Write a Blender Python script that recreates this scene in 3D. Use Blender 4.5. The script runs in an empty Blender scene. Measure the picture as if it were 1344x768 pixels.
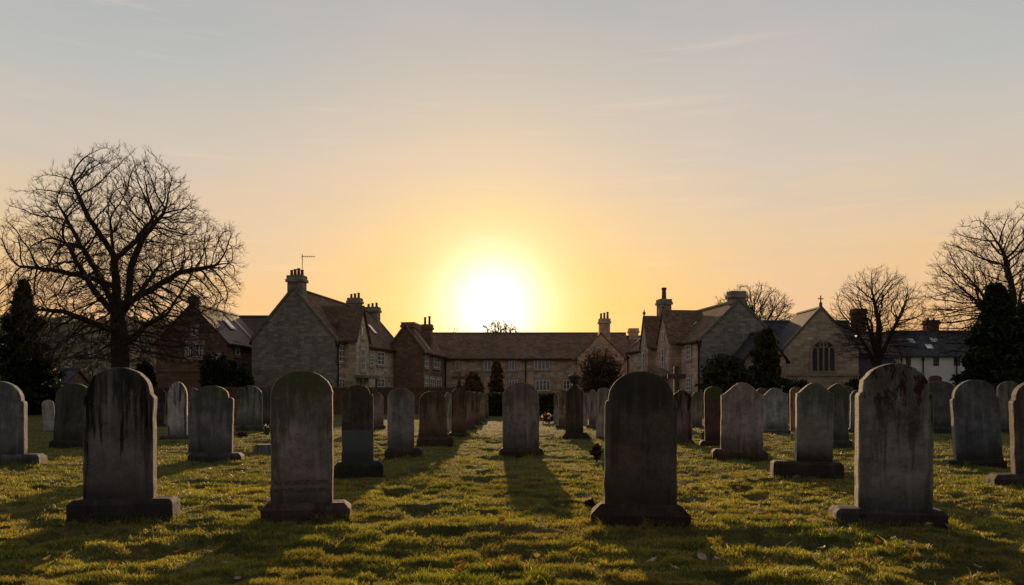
import bpy, math, random
import numpy as np
from mathutils import Vector, Matrix, kdtree
random.seed(7)
RNG = np.random.default_rng(11)
F = 1045.0; HZ = 513.0; CAMH = 1.3; CX = 672.0
scene = bpy.context.scene
col = scene.collection

# ------------------------------------------------------------------ helpers
def wx(px, D): return (px - CX) * D / F
def wz(py, D): return CAMH - (py - HZ) * D / F
def gd(py): return F * CAMH / (py - HZ)

def tag(o, label=None, cat=None, group=None, kind=None):
    if label: o['label'] = label
    if cat: o['category'] = cat
    if group: o['group'] = group
    if kind: o['kind'] = kind
    return o

def empty(name, loc, rz=0.0, **kw):
    o = bpy.data.objects.new(name, None); col.objects.link(o)
    o.location = loc; o.rotation_euler = (0, 0, rz)
    o.empty_display_size = .2
    return tag(o, **kw)

class MB:
    def __init__(s): s.v = []; s.f = []
    def add(s, vs, fs):
        b = len(s.v); s.v += [tuple(p) for p in vs]; s.f += [tuple(i + b for i in f) for f in fs]
    def hexa(s, P):
        s.add(P, [(0, 3, 2, 1), (4, 5, 6, 7), (0, 1, 5, 4), (1, 2, 6, 5), (2, 3, 7, 6), (3, 0, 4, 7)])
    def box(s, x0, x1, y0, y1, z0, z1):
        s.hexa([(x0, y0, z0), (x1, y0, z0), (x1, y1, z0), (x0, y1, z0), (x0, y0, z1), (x1, y0, z1), (x1, y1, z1), (x0, y1, z1)])
    def mbox(s, m, u0, u1, z0, z1, d0, d1):
        s.hexa([m(u0, z0, d0), m(u1, z0, d0), m(u1, z0, d1), m(u0, z0, d1), m(u0, z1, d0), m(u1, z1, d0), m(u1, z1, d1), m(u0, z1, d1)])
    def prism(s, prof, m, d0, d1):
        n = len(prof)
        s.add([m(u, z, d0) for u, z in prof] + [m(u, z, d1) for u, z in prof],
              [tuple(range(n)), tuple(range(2 * n - 1, n - 1, -1))] + [(i, i + n, (i + 1) % n + n, (i + 1) % n) for i in range(n)])
    def tube(s, pts, rad, n=6, cap=True):
        pts = [Vector(p) for p in pts]; b = len(s.v)
        for i, p in enumerate(pts):
            d = (pts[min(i + 1, len(pts) - 1)] - pts[max(i - 1, 0)])
            d = d.normalized() if d.length > 1e-9 else Vector((0, 0, 1))
            a = d.cross(Vector((0.31, .93, .2))).normalized(); c = d.cross(a)
            r = rad[i] if hasattr(rad, '__len__') else rad
            for k in range(n):
                t = 2 * math.pi * k / n
                q = p + a * (math.cos(t) * r) + c * (math.sin(t) * r); s.v.append(tuple(q))
        for i in range(len(pts) - 1):
            for k in range(n):
                s.f.append((b + i * n + k, b + i * n + (k + 1) % n, b + (i + 1) * n + (k + 1) % n, b + (i + 1) * n + k))
        if cap:
            s.f.append(tuple(b + k for k in range(n))[::-1]); e = b + (len(pts) - 1) * n
            s.f.append(tuple(e + k for k in range(n)))
    def lathe(s, c, prof, n=10):
        b = len(s.v)
        for r, z in prof:
            for k in range(n):
                t = 2 * math.pi * k / n; s.v.append((c[0] + r * math.cos(t), c[1] + r * math.sin(t), c[2] + z))
        for i in range(len(prof) - 1):
            for k in range(n):
                s.f.append((b + i * n + k, b + i * n + (k + 1) % n, b + (i + 1) * n + (k + 1) % n, b + (i + 1) * n + k))
        s.f.append(tuple(b + k for k in range(n))[::-1]); e = b + (len(prof) - 1) * n; s.f.append(tuple(e + k for k in range(n)))
    def build(s, name, mat, parent=None, smooth=False, bevel=0, **kw):
        me = bpy.data.meshes.new(name); me.from_pydata(s.v, [], s.f); me.validate(); me.update()
        if smooth: me.polygons.foreach_set('use_smooth', [True] * len(me.polygons))
        me.materials.append(mat)
        o = bpy.data.objects.new(name, me); col.objects.link(o)
        if parent: o.parent = parent
        if bevel:
            m = o.modifiers.new('b', 'BEVEL'); m.width = bevel; m.segments = 2; m.limit_method = 'ANGLE'
        return tag(o, **kw)

def np_mesh(name, V, Fq, mat, parent=None, colors=None, smooth=False, **kw):
    """V (n,3); Fq (m,k) faces of equal size k"""
    me = bpy.data.meshes.new(name); k = Fq.shape[1]
    me.vertices.add(len(V)); me.vertices.foreach_set('co', V.astype(np.float32).ravel())
    me.loops.add(Fq.size); me.loops.foreach_set('vertex_index', Fq.astype(np.int32).ravel())
    me.polygons.add(len(Fq)); me.polygons.foreach_set('loop_start', np.arange(0, Fq.size, k, dtype=np.int32))
    me.polygons.foreach_set('loop_total', np.full(len(Fq), k, dtype=np.int32))
    if smooth: me.polygons.foreach_set('use_smooth', np.ones(len(Fq), dtype=bool))
    me.update(calc_edges=True)
    if colors is not None:
        a = me.color_attributes.new('Col', 'FLOAT_COLOR', 'POINT'); c = np.ones((len(V), 4), np.float32); c[:, :3] = colors
        a.data.foreach_set('color', c.ravel())
    me.materials.append(mat)
    o = bpy.data.objects.new(name, me); col.objects.link(o)
    if parent: o.parent = parent
    return tag(o, **kw)

def _hash(ix, iy, s):
    h = (ix.astype(np.int64) * 374761393 + iy.astype(np.int64) * 668265263 + s * 1442695041) & 0x7fffffff
    h = ((h ^ (h >> 13)) * 1274126177) & 0x7fffffff
    return ((h ^ (h >> 16)) & 0xffff) / 65535.0
def vn(x, y, s=0):
    x = np.asarray(x, float); y = np.asarray(y, float)
    ix = np.floor(x); iy = np.floor(y); fx = x - ix; fy = y - iy
    fx = fx * fx * (3 - 2 * fx); fy = fy * fy * (3 - 2 * fy)
    a = _hash(ix, iy, s); b = _hash(ix + 1, iy, s); c = _hash(ix, iy + 1, s); d = _hash(ix + 1, iy + 1, s)
    return (a * (1 - fx) + b * fx) * (1 - fy) + (c * (1 - fx) + d * fx) * fy
def sstep(a, b, x):
    t = np.clip((x - a) / (b - a), 0, 1); return t * t * (3 - 2 * t)
def tuft(x, y):
    return np.clip(.6 * sstep(.56, .78, vn(x / .42 + 3, y / .30, 5)) + .7 * sstep(.55, .75, vn(x / .17 + 3, y / .13, 15)), 0, 1)
def hole(x, y):
    return np.clip(sstep(.64, .8, vn(x / .5, y / .28, 9)) + .8 * sstep(.7, .82, vn(x / .24, y / .15, 13)), 0, 1)
def hf(x, y):
    x = np.asarray(x, float); y = np.asarray(y, float)
    near = 1 - sstep(22, 40, np.abs(y))
    h = .035 * (vn(x / 1.7, y / 1.1, 1) - .5) + near * (.026 * tuft(x, y) + .012 * tuft(x, y) * (np.abs(y) < 9) - .065 * hole(x, y) + .022 * (vn(x / .16, y / .14, 3) - .5))
    h += .06 * np.exp(-((y - 7.2) / .55) ** 2 - ((x - .2) / 2.4) ** 2) + .06 * np.exp(-((y - 7.45) / .4) ** 2 - ((x - 3.) / .9) ** 2)
    h = h * (1 - sstep(60, 100, np.abs(y)) * .7)
    return h
def H(x, y): return float(hf(x, y))

# ------------------------------------------------------------------ materials
def newmat(name):
    m = bpy.data.materials.new(name); m.use_nodes = True; nt = m.node_tree
    for n in list(nt.nodes): nt.nodes.remove(n)
    return m, nt
class NT:
    def __init__(s, nt): s.nt = nt
    def n(s, t, **kw):
        x = s.nt.nodes.new(t)
        for k, v in kw.items():
            if k.startswith('i_'): x.inputs[k[2:].replace('_', ' ')].default_value = v
            else: setattr(x, k, v)
        return x
    def l(s, a, b): s.nt.links.new(a, b)
    def noise(s, vec, scale, detail=4, rough=.55, sc=None):
        if sc is not None:
            m = s.n('ShaderNodeMapping'); m.inputs['Scale'].default_value = sc; s.l(vec, m.inputs['Vector']); vec = m.outputs[0]
        x = s.n('ShaderNodeTexNoise'); x.inputs['Scale'].default_value = scale; x.inputs['Detail'].default_value = detail; x.inputs['Roughness'].default_value = rough
        s.l(vec, x.inputs['Vector']); return x.outputs['Fac']
    def rng(s, v, a, b, c=0., d=1.):
        x = s.n('ShaderNodeMapRange'); x.clamp = True
        for i, q in enumerate((a, b, c, d)): x.inputs[i + 1].default_value = q
        s.l(v, x.inputs[0]); return x.outputs[0]
    def math(s, op, a, b=None, c=None):
        x = s.n('ShaderNodeMath', operation=op)
        for i, q in enumerate((a, b, c)):
            if q is None: continue
            if isinstance(q, (int, float)): x.inputs[i].default_value = q
            else: s.l(q, x.inputs[i])
        return x.outputs[0]
    def mix(s, f, a, b, mode='MIX'):
        x = s.n('ShaderNodeMix', data_type='RGBA', blend_type=mode)
        for k, q in ((0, f), (6, a), (7, b)):
            if isinstance(q, (int, float)): x.inputs[k].default_value = q
            elif isinstance(q, tuple): x.inputs[k].default_value = (*q, 1)
            else: s.l(q, x.inputs[k])
        return x.outputs[2]
    def out(s, colr, rough=.9, bump=None, bstr=.5, bdist=.01, metallic=0, spec=.3):
        p = s.n('ShaderNodeBsdfPrincipled'); o = s.n('ShaderNodeOutputMaterial')
        if isinstance(colr, tuple): p.inputs['Base Color'].default_value = (*colr, 1)
        else: s.l(colr, p.inputs['Base Color'])
        if isinstance(rough, (int, float)): p.inputs['Roughness'].default_value = rough
        else: s.l(rough, p.inputs['Roughness'])
        p.inputs['Metallic'].default_value = metallic; p.inputs['Specular IOR Level'].default_value = spec
        if bump is not None:
            b = s.n('ShaderNodeBump'); b.inputs['Strength'].default_value = bstr; b.inputs['Distance'].default_value = bdist
            s.l(bump, b.inputs['Height']); s.l(b.outputs[0], p.inputs['Normal'])
        s.l(p.outputs[0], o.inputs[0]); return p

def mul(c, k): return tuple(min(1, x * k) for x in c)

def stone_mat(base, seed, h=1.4, moss=.3, streak=.5, stain=(.012, .009, .008), top=(.075, .085, .026), letters=0, dirt=.6, blotch=0, band=0):
    base = mul(base, 1.3); m, nt = newmat('weathered_stone'); N = NT(nt)
    tc = N.n('ShaderNodeTexCoord'); mp = N.n('ShaderNodeMapping'); mp.inputs['Location'].default_value = (seed * 3.7, seed * 1.3, seed * 5.1)
    N.l(tc.outputs['Object'], mp.inputs['Vector']); v = mp.outputs[0]
    sp = N.n('ShaderNodeSeparateXYZ'); N.l(tc.outputs['Object'], sp.inputs[0]); z = sp.outputs['Z']; x = sp.outputs['X']
    big = N.noise(v, 3.2, 5); fine = N.noise(v, 45, 6, .65)
    mid = N.noise(v, 11, 5, .6)
    c = N.mix(N.rng(big, .35, .65), mul(base, .5), mul(base, 1.5))
    c = N.mix(N.rng(mid, .42, .66, 0, .7), c, mul(base, .45))
    hue = N.noise(v, 1.6, 3)
    c = N.mix(N.rng(hue, .45, .7, 0, .35), c, (base[0] * 1.25, base[1] * .85, base[2] * .8))
    c = N.mix(N.rng(fine, .4, .75, 0, .45), c, mul(base, 1.7))
    # vertical run-off streaks, heavier toward the top
    st = N.noise(v, 1.0, 4, .6, sc=(13, 13, 1.1)); st2 = N.noise(v, 1.0, 3, .5, sc=(4.5, 4.5, 1.3))
    topm = N.rng(z, h * .25, h * .95)
    sb = N.math('ADD', st, N.math('ADD', N.math('MULTIPLY', topm, .26), N.math('MULTIPLY', N.math('ABSOLUTE', x), .30)))
    s1 = N.rng(sb, .62, .71, 0, 1)
    s1 = N.math('MULTIPLY', s1, N.rng(st2, .32, .55, .3, 1))
    c = N.mix(N.math('MULTIPLY', s1, streak), c, stain)
    pale = N.math('MULTIPLY', N.rng(N.noise(v, 1.0, 3, .5, sc=(9, 9, .7)), .56, .7), .5)
    c = N.mix(pale, c, mul(base, 2.0))
    if moss:
        mo = N.rng(N.math('ADD', N.math('MULTIPLY', N.noise(v, 1., 5, .65, sc=(7, 7, 3)), .8), N.rng(z, h * .4, h, 0, .45)), .60, .74)
        c = N.mix(N.math('MULTIPLY', mo, moss), c, top)
    if blotch:
        bl = N.math('MULTIPLY', N.rng(N.noise(v, 5.5, 4, .7, sc=(1.5, 1, .55)), .52, .57), N.rng(z, h * .45, h * .8))
        c = N.mix(N.math('MULTIPLY', bl, blotch), c, (.035, .009, .007))
    if band:
        c = N.mix(N.math('MULTIPLY', N.rng(z, h * .42, h * .40), band), c, (.10, .12, .13))
    vo = N.n('ShaderNodeTexVoronoi', i_Scale=26.); N.l(v, vo.inputs['Vector'])
    li = N.math('MULTIPLY', N.rng(vo.outputs['Distance'], .22, .16), N.rng(N.noise(v, 6, 2), .52, .6))
    c = N.mix(N.math('MULTIPLY', li, .3), c, mul(base, 1.9))
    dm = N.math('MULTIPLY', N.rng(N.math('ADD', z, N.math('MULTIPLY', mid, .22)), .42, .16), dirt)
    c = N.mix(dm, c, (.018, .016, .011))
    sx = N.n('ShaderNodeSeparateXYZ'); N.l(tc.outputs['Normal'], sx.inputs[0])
    c = N.mix(N.rng(N.math('ABSOLUTE', sx.outputs['X']), .5, .9, 0, .8), c, mul((max(base) * 1.15, base[1] * 1.0 + .02, base[2] * .8 + .02), 1.9), 'MIX')  # side faces lightened and warmed in the colour to imitate sunlit edges
    b = N.math('ADD', N.math('MULTIPLY', fine, .6), N.math('MULTIPLY', mid, 1.2))
    vo2 = N.n('ShaderNodeTexVoronoi', i_Scale=60.); N.l(v, vo2.inputs['Vector'])
    b = N.math('SUBTRACT', b, N.math('MULTIPLY', N.rng(vo2.outputs['Distance'], .25, .1), N.rng(big, .5, .6, 0, .8)))
    if letters:
        z0, z1, n, hw = letters
        row = N.math('PINGPONG', N.math('MULTIPLY', z, n / (z1 - z0)), .5)
        m1 = N.rng(row, .2, .28)
        lt = N.rng(N.noise(v, 1., 2, .7, sc=(75, 1, 42)), .49, .55)
        lim = N.math('MULTIPLY', N.rng(z, z0, z0 + .01), N.rng(z, z1, z1 - .01))
        lim = N.math('MULTIPLY', lim, N.rng(N.math('ABSOLUTE', x), hw, hw - .02))
        sn = N.n('ShaderNodeSeparateXYZ'); N.l(tc.outputs['Normal'], sn.inputs[0])
        lim = N.math('MULTIPLY', lim, N.rng(sn.outputs['Y'], -.9, -.95))
        le = N.math('MULTIPLY', N.math('MULTIPLY', m1, lt), lim)
        c = N.mix(N.math('MULTIPLY', le, .6), c, mul(base, .3))
        b = N.math('SUBTRACT', b, N.math('MULTIPLY', le, 1.5))
    N.out(c, .88, b, .8, .012)
    return m

def masonry_mat(name, base, mortar, bw=.4, bh=.2, var=.35, seed=0, streak=.3):
    m, nt = newmat(name); N = NT(nt)
    tc = N.n('ShaderNodeTexCoord'); sp = N.n('ShaderNodeSeparateXYZ'); N.l(tc.outputs['Object'], sp.inputs[0])
    cb = N.n('ShaderNodeCombineXYZ'); N.l(N.math('ADD', sp.outputs['X'], sp.outputs['Y']), cb.inputs[0]); N.l(sp.outputs['Z'], cb.inputs[1])
    nn = N.n('ShaderNodeTexNoise', i_Scale=2.5); N.l(tc.outputs['Object'], nn.inputs['Vector'])
    ad = N.n('ShaderNodeVectorMath', operation='MULTIPLY_ADD'); N.l(nn.outputs['Color'], ad.inputs[0]); ad.inputs[1].default_value = (.12, .08, 0); N.l(cb.outputs[0], ad.inputs[2])
    br = N.n('ShaderNodeTexBrick'); br.inputs['Scale'].default_value = 1; br.inputs['Brick Width'].default_value = bw; br.inputs['Row Height'].default_value = bh
    br.inputs['Mortar Size'].default_value = .012; br.inputs['Mortar Smooth'].default_value = .3
    br.inputs['Color1'].default_value = (*mul(base, 1 - var), 1); br.inputs['Color2'].default_value = (*mul(base, 1 + var), 1); br.inputs['Mortar'].default_value = (*mortar, 1)
    br.offset = .45; N.l(ad.outputs[0], br.inputs['Vector'])
    v = tc.outputs['Object']
    c = N.mix(N.rng(N.noise(v, .55, 5), .35, .65, 0, .55), br.outputs['Color'], mul(base, .45), 'MIX')
    c = N.mix(N.rng(N.noise(v, 1., 4, .6, sc=(2.2, 2.2, .35)), .5, .7, 0, streak), c, (.03, .027, .022))
    c = N.mix(N.rng(N.noise(v, 9, 5, .7), .45, .7, 0, .3), c, mul(base, 1.5))
    N.out(c, .93, N.math('ADD', br.outputs['Fac'], N.math('MULTIPLY', N.noise(v, 20, 4), -.8)), -.5, .02)
    return m

def roof_mat(name, base, seed=0, moss=.3, rough=.9, spec=.08):
    m, nt = newmat(name); N = NT(nt)
    tc = N.n('ShaderNodeTexCoord'); sp = N.n('ShaderNodeSeparateXYZ'); N.l(tc.outputs['Object'], sp.inputs[0])
    cb = N.n('ShaderNodeCombineXYZ'); N.l(N.math('ADD', sp.outputs['X'], sp.outputs['Y']), cb.inputs[0]); N.l(N.math('MULTIPLY', sp.outputs['Z'], 1.4), cb.inputs[1])
    br = N.n('ShaderNodeTexBrick'); br.inputs['Scale'].default_value = 1; br.inputs['Brick Width'].default_value = .26; br.inputs['Row Height'].default_value = .2
    br.inputs['Mortar Size'].default_value = .01; br.inputs['Color1'].default_value = (*mul(base, .65), 1); br.inputs['Color2'].default_value = (*mul(base, 1.35), 1); br.inputs['Mortar'].default_value = (*mul(base, .3), 1)
    N.l(cb.outputs[0], br.inputs['Vector']); v = tc.outputs['Object']
    c = N.mix(N.rng(N.noise(v, .6, 5, .6), .4, .68, 0, .6), br.outputs['Color'], mul(base, .5))
    c = N.mix(N.rng(N.noise(v, 1.3, 6, .7), .5, .68, 0, moss), c, (.05, .05, .022))
    c = N.mix(N.rng(N.noise(v, 14, 4, .7), .5, .7, 0, .35), c, mul(base, 1.9))
    saw = N.math('FRACT', N.math('MULTIPLY', sp.outputs['Z'], 7.0))
    N.out(c, rough, N.math('ADD', br.outputs['Fac'], N.math('MULTIPLY', saw, 1.0)), -.8, .03, 0, spec)
    return m

def plain_mat(name, base, rough=.8, var=.3, scale=8, metallic=0, bump=.2, spec=.3):
    m, nt = newmat(name); N = NT(nt); tc = N.n('ShaderNodeTexCoord'); v = tc.outputs['Object']
    f = N.noise(v, scale, 5, .65)
    c = N.mix(N.rng(f, .3, .7), mul(base, 1 - var), mul(base, 1 + var))
    N.out(c, rough, f, bump, .02, metallic, spec); return m

def glass_mat(name, base, rough=.12):
    m, nt = newmat(name); N = NT(nt); tc = N.n('ShaderNodeTexCoord'); v = tc.outputs['Object']
    c = N.mix(N.rng(N.noise(v, 1.7, 3), .4, .6), mul(base, .4), mul(base, 1.3))
    N.out(c, rough, N.noise(v, 2.5, 2), .08, .05, 0, .9); return m

def leaf_mat(name, base, trans=.35, tr=(1., 1., .55), var=.5, rough=.7, attr=False, spec=.25):
    m, nt = newmat(name); N = NT(nt); tc = N.n('ShaderNodeTexCoord'); v = tc.outputs['Object']
    if attr:
        a = N.n('ShaderNodeAttribute', attribute_name='Col'); c = a.outputs['Color']
    else:
        c = N.mix(N.rng(N.noise(v, 1.5, 5, .7), .35, .65), mul(base, 1 - var), mul(base, 1 + var))
        c = N.mix(N.rng(N.noise(v, 12, 2), .4, .6, 0, .5), c, (base[0] * 1.5, base[1] * 1.2, base[2] * .8))
    p = N.n('ShaderNodeBsdfPrincipled', i_Roughness=rough); p.inputs['Specular IOR Level'].default_value = spec; N.l(c, p.inputs['Base Color'])
    t = N.n('ShaderNodeBsdfTranslucent'); N.l(N.mix(1.0, c, tr, 'MULTIPLY'), t.inputs['Color'])
    mx = N.n('ShaderNodeMixShader'); mx.inputs[0].default_value = trans
    o = N.n('ShaderNodeOutputMaterial'); N.l(p.outputs[0], mx.inputs[1]); N.l(t.outputs[0], mx.inputs[2]); N.l(mx.outputs[0], o.inputs[0])
    return m

M = {}
M['bark'] = plain_mat('bark', (.05, .036, .026), .95, .5, 6, bump=.8)
M['bark2'] = plain_mat('grey_bark', (.05, .042, .034), .95, .4, 4, bump=.6)
M['twig_far'] = plain_mat('distant_twigs', (.07, .045, .025), .95, .3, 3)
M['brickwall'] = masonry_mat('red_brick', (.17, .075, .045), (.13, .11, .09), .24, .085)
M['browns'] = masonry_mat('brown_rubble', (.25, .15, .09), (.15, .12, .09), .42, .19)
M['greys'] = masonry_mat('grey_rubble', (.34, .30, .235), (.24, .2, .15), .38, .17, .4)
M['buff'] = masonry_mat('buff_stone', (.60, .48, .34), (.42, .33, .23), .48, .22, .4)
M['warm'] = masonry_mat('warm_stone', (.64, .45, .31), (.4, .28, .19), .48, .22, .4)
M['render'] = plain_mat('white_render', (.72, .7, .66), .9, .12, 1.5)
M['roof_red'] = roof_mat('red_brown_tiles', (.15, .08, .065), rough=.6, spec=.3)
M['roof_brown'] = roof_mat('brown_tiles', (.22, .14, .09))
M['roof_warm'] = roof_mat('warm_brown_tiles', (.25, .16, .10))
M['roof_slate'] = roof_mat('grey_slate', (.07, .065, .07), rough=.75, spec=.2)
M['ashlar'] = plain_mat('dressed_stone', (.42, .34, .24), .9, .25, 5)
M['ashlar_dark'] = plain_mat('dark_dressed_stone', (.2, .17, .13), .9, .35, 5)
M['clay'] = plain_mat('terracotta', (.16, .08, .05), .85, .3, 6)
M['lead'] = plain_mat('lead_flashing', (.5, .5, .5), .35, .2, 4, .4)
M['white'] = plain_mat('white_paint', (.85, .84, .8), .6, .08, 5)
M['iron'] = plain_mat('black_iron', (.02, .02, .02), .5, .3, 9)
M['glass'] = glass_mat('window_glass', (.16, .16, .16))  # base colour lifted to stand in for sky reflected in the panes
M['glass_sky'] = glass_mat('roof_glass', (.7, .72, .75), .2)
M['glass_dark'] = glass_mat('leaded_glass', (.03, .03, .035), .3)
M['wood'] = plain_mat('dark_timber', (.05, .035, .025), .85, .4, 7)

# ------------------------------------------------------------------ camera, sun, sky
cam = bpy.data.cameras.new('camera'); co = bpy.data.objects.new('camera', cam); col.objects.link(co)
co.location = (0, 0, CAMH); co.rotation_euler = (math.pi / 2, 0, 0)
cam.sensor_width = 36; cam.lens = 36 * F / 1344.0; cam.shift_y = (HZ - 384) / 1344.0; cam.clip_end = 5000
scene.camera = co
SUN_AZ = math.radians(-1.3); SUN_EL = math.radians(9.6)
sd = Vector((math.sin(SUN_AZ) * math.cos(SUN_EL), math.cos(SUN_AZ) * math.cos(SUN_EL), math.sin(SUN_EL)))
sl = bpy.data.lights.new('sun', 'SUN'); sl.energy = 5.0; sl.angle = math.radians(.6); sl.color = (1, .66, .34)
so = bpy.data.objects.new('sun', sl); col.objects.link(so); so.rotation_euler = (-sd).to_track_quat('-Z', 'Y').to_euler(); so.location = (0, 30, 20)

w = bpy.data.worlds.new('World'); scene.world = w; w.use_nodes = True; nt = w.node_tree
for n in list(nt.nodes): nt.nodes.remove(n)
N = NT(nt)
tc = N.n('ShaderNodeTexCoord'); nrm = N.n('ShaderNodeVectorMath', operation='NORMALIZE'); N.l(tc.outputs['Generated'], nrm.inputs[0]); d = nrm.outputs[0]
sp = N.n('ShaderNodeSeparateXYZ'); N.l(d, sp.inputs[0])
wisp = N.noise(d, 3.2, 5, .6, sc=(1, 1, 5)); wisp2 = N.noise(d, 3.4, 6, .62, sc=(1, 1, 17))
zz = N.math('ADD', sp.outputs['Z'], N.math('MULTIPLY', N.math('SUBTRACT', wisp, .5), .035))
rp = N.n('ShaderNodeValToRGB'); N.l(N.rng(zz, -.05, 1.0), rp.inputs[0])
def zp(z): return (z + .05) / 1.05
stops = [(-.05, (.52, .26, .10)), (.0, (.86, .39, .11)), (.06, (.92, .46, .13)), (.12, (.89, .53, .205)), (.19, (.79, .575, .34)),
         (.27, (.64, .555, .455)), (.35, (.50, .505, .475)), (.44, (.41, .44, .455)), (.6, (.28, .33, .38)), (1., (.14, .19, .26))]
el = rp.color_ramp.elements
while len(el) > 1: el.remove(el[0])
el[0].position = zp(stops[0][0]); el[0].color = (*stops[0][1], 1)
for z_, c_ in stops[1:]:
    e = el.new(zp(z_)); e.color = (*c_, 1)
sv = Vector(((648 - CX) / F, 1, (HZ - 401) / F)).normalized()
dt = N.n('ShaderNodeVectorMath', operation='DOT_PRODUCT'); N.l(d, dt.inputs[0]); dt.inputs[1].default_value = sv
th = N.math('MULTIPLY', N.math('ARCCOSINE', N.math('MINIMUM', dt.outputs['Value'], .999999)), 180 / math.pi)
def gauss(w_, p=2): return N.math('EXPONENT', N.math('MULTIPLY', N.math('POWER', N.math('DIVIDE', th, w_), p), -1.))
c = rp.outputs[0]
mott = N.noise(d, 2.2, 3, .5, sc=(1, 1, 2.5)); mott2 = N.noise(d, 5.5, 6, .65, sc=(1, 1, 7))
c = N.mix(N.rng(mott, .4, .65, 0, .28), c, (.74, .54, .50))
c = N.mix(N.rng(mott2, .45, .7, 0, .24), c, (.50, .51, .52))
low = N.rng(sp.outputs['Z'], .27, .06)
c = N.mix(N.math('MULTIPLY', gauss(14, 1.7), .5), c, (.98, .62, .22))
c = N.mix(N.math('MULTIPLY', N.math('MULTIPLY', gauss(10.5), low), .95), c, (1.0, .55, .06))
c = N.mix(N.math('MULTIPLY', gauss(5.6, 1.8), .8), c, (1.1, .78, .24))
c = N.mix(gauss(3.1, 1.7), c, (1.9, 1.75, 1.4))
# thin brighter wisps
wm = N.math('MULTIPLY', N.rng(wisp2, .57, .72), N.rng(sp.outputs['Z'], .02, .12, 1, .35))
c = N.mix(N.math('MULTIPLY', wm, .45), c, (1.0, .78, .55))
# the sky opposite the sun is dimmer
back = N.rng(sp.outputs['Y'], -.5, .75, 0, 1)
c = N.mix(back, N.mix(.3, (.20, .19, .20), N.mix(1.0, c, (.4, .45, .5), 'MULTIPLY')), c)
bg = N.n('ShaderNodeBackground'); N.l(c, bg.inputs['Color']); bg.inputs['Strength'].default_value = .96
sky = N.n('ShaderNodeTexSky', sky_type='NISHITA', sun_disc=False, sun_elevation=SUN_EL, sun_rotation=SUN_AZ)
bg2 = N.n('ShaderNodeBackground'); N.l(sky.outputs[0], bg2.inputs['Color']); bg2.inputs['Strength'].default_value = .006
ad = N.n('ShaderNodeAddShader'); N.l(bg.outputs[0], ad.inputs[0]); N.l(bg2.outputs[0], ad.inputs[1])
wo = N.n('ShaderNodeOutputWorld'); N.l(ad.outputs[0], wo.inputs[0])
scene.view_settings.view_transform = 'Standard'; scene.view_settings.look = 'None'
scene.view_settings.exposure = 0; scene.view_settings.gamma = 1
scene.cycles.use_denoising = True; scene.cycles.max_bounces = 6

# ------------------------------------------------------------------ ground
def axis(segs):
    out = [segs[0][0]]
    for a, b, st in segs:
        n = max(1, int(round((b - a) / st))); out += list(np.linspace(a, b, n + 1)[1:])
    return np.array(out)
gx = axis([(-900, -100, 80), (-100, -30, 5), (-30, -9, .5), (-9, 9, .05), (9, 30, .5), (30, 100, 5), (100, 900, 80)])
gy = axis([(-200, -10, 19), (-10, 3, .6), (3, 13, .045), (13, 24, .12), (24, 50, .5), (50, 120, 5), (120, 1500, 60)])
X, Y = np.meshgrid(gx, gy)
Z = hf(X, Y)
V = np.stack([X.ravel(), Y.ravel(), Z.ravel()], 1); nx = len(gx); ny = len(gy)
ii, jj = np.meshgrid(np.arange(nx - 1), np.arange(ny - 1)); a0 = (jj * nx + ii).ravel()
Q = np.stack([a0, a0 + 1, a0 + nx + 1, a0 + nx], 1)
gm, nt = newmat('turf'); N = NT(nt); tc = N.n('ShaderNodeTexCoord'); v = tc.outputs['Object']
c = N.mix(N.rng(N.noise(v, 1.1, 5, .6), .35, .65), (.075, .09, .024), (.17, .15, .05))
c = N.mix(N.rng(N.noise(v, 7, 5, .7), .42, .62, 0, .7), c, (.04, .045, .015))
c = N.mix(N.rng(N.noise(v, 30, 4, .7), .5, .7, 0, .5), c, (.15, .13, .045))
N.out(c, .95, N.noise(v, 28, 5, .75), .9, .03, 0, .1)
ground = np_mesh('ground', V, Q, gm, smooth=True, kind='structure', label='rough grassy churchyard ground with small hollows')

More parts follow.
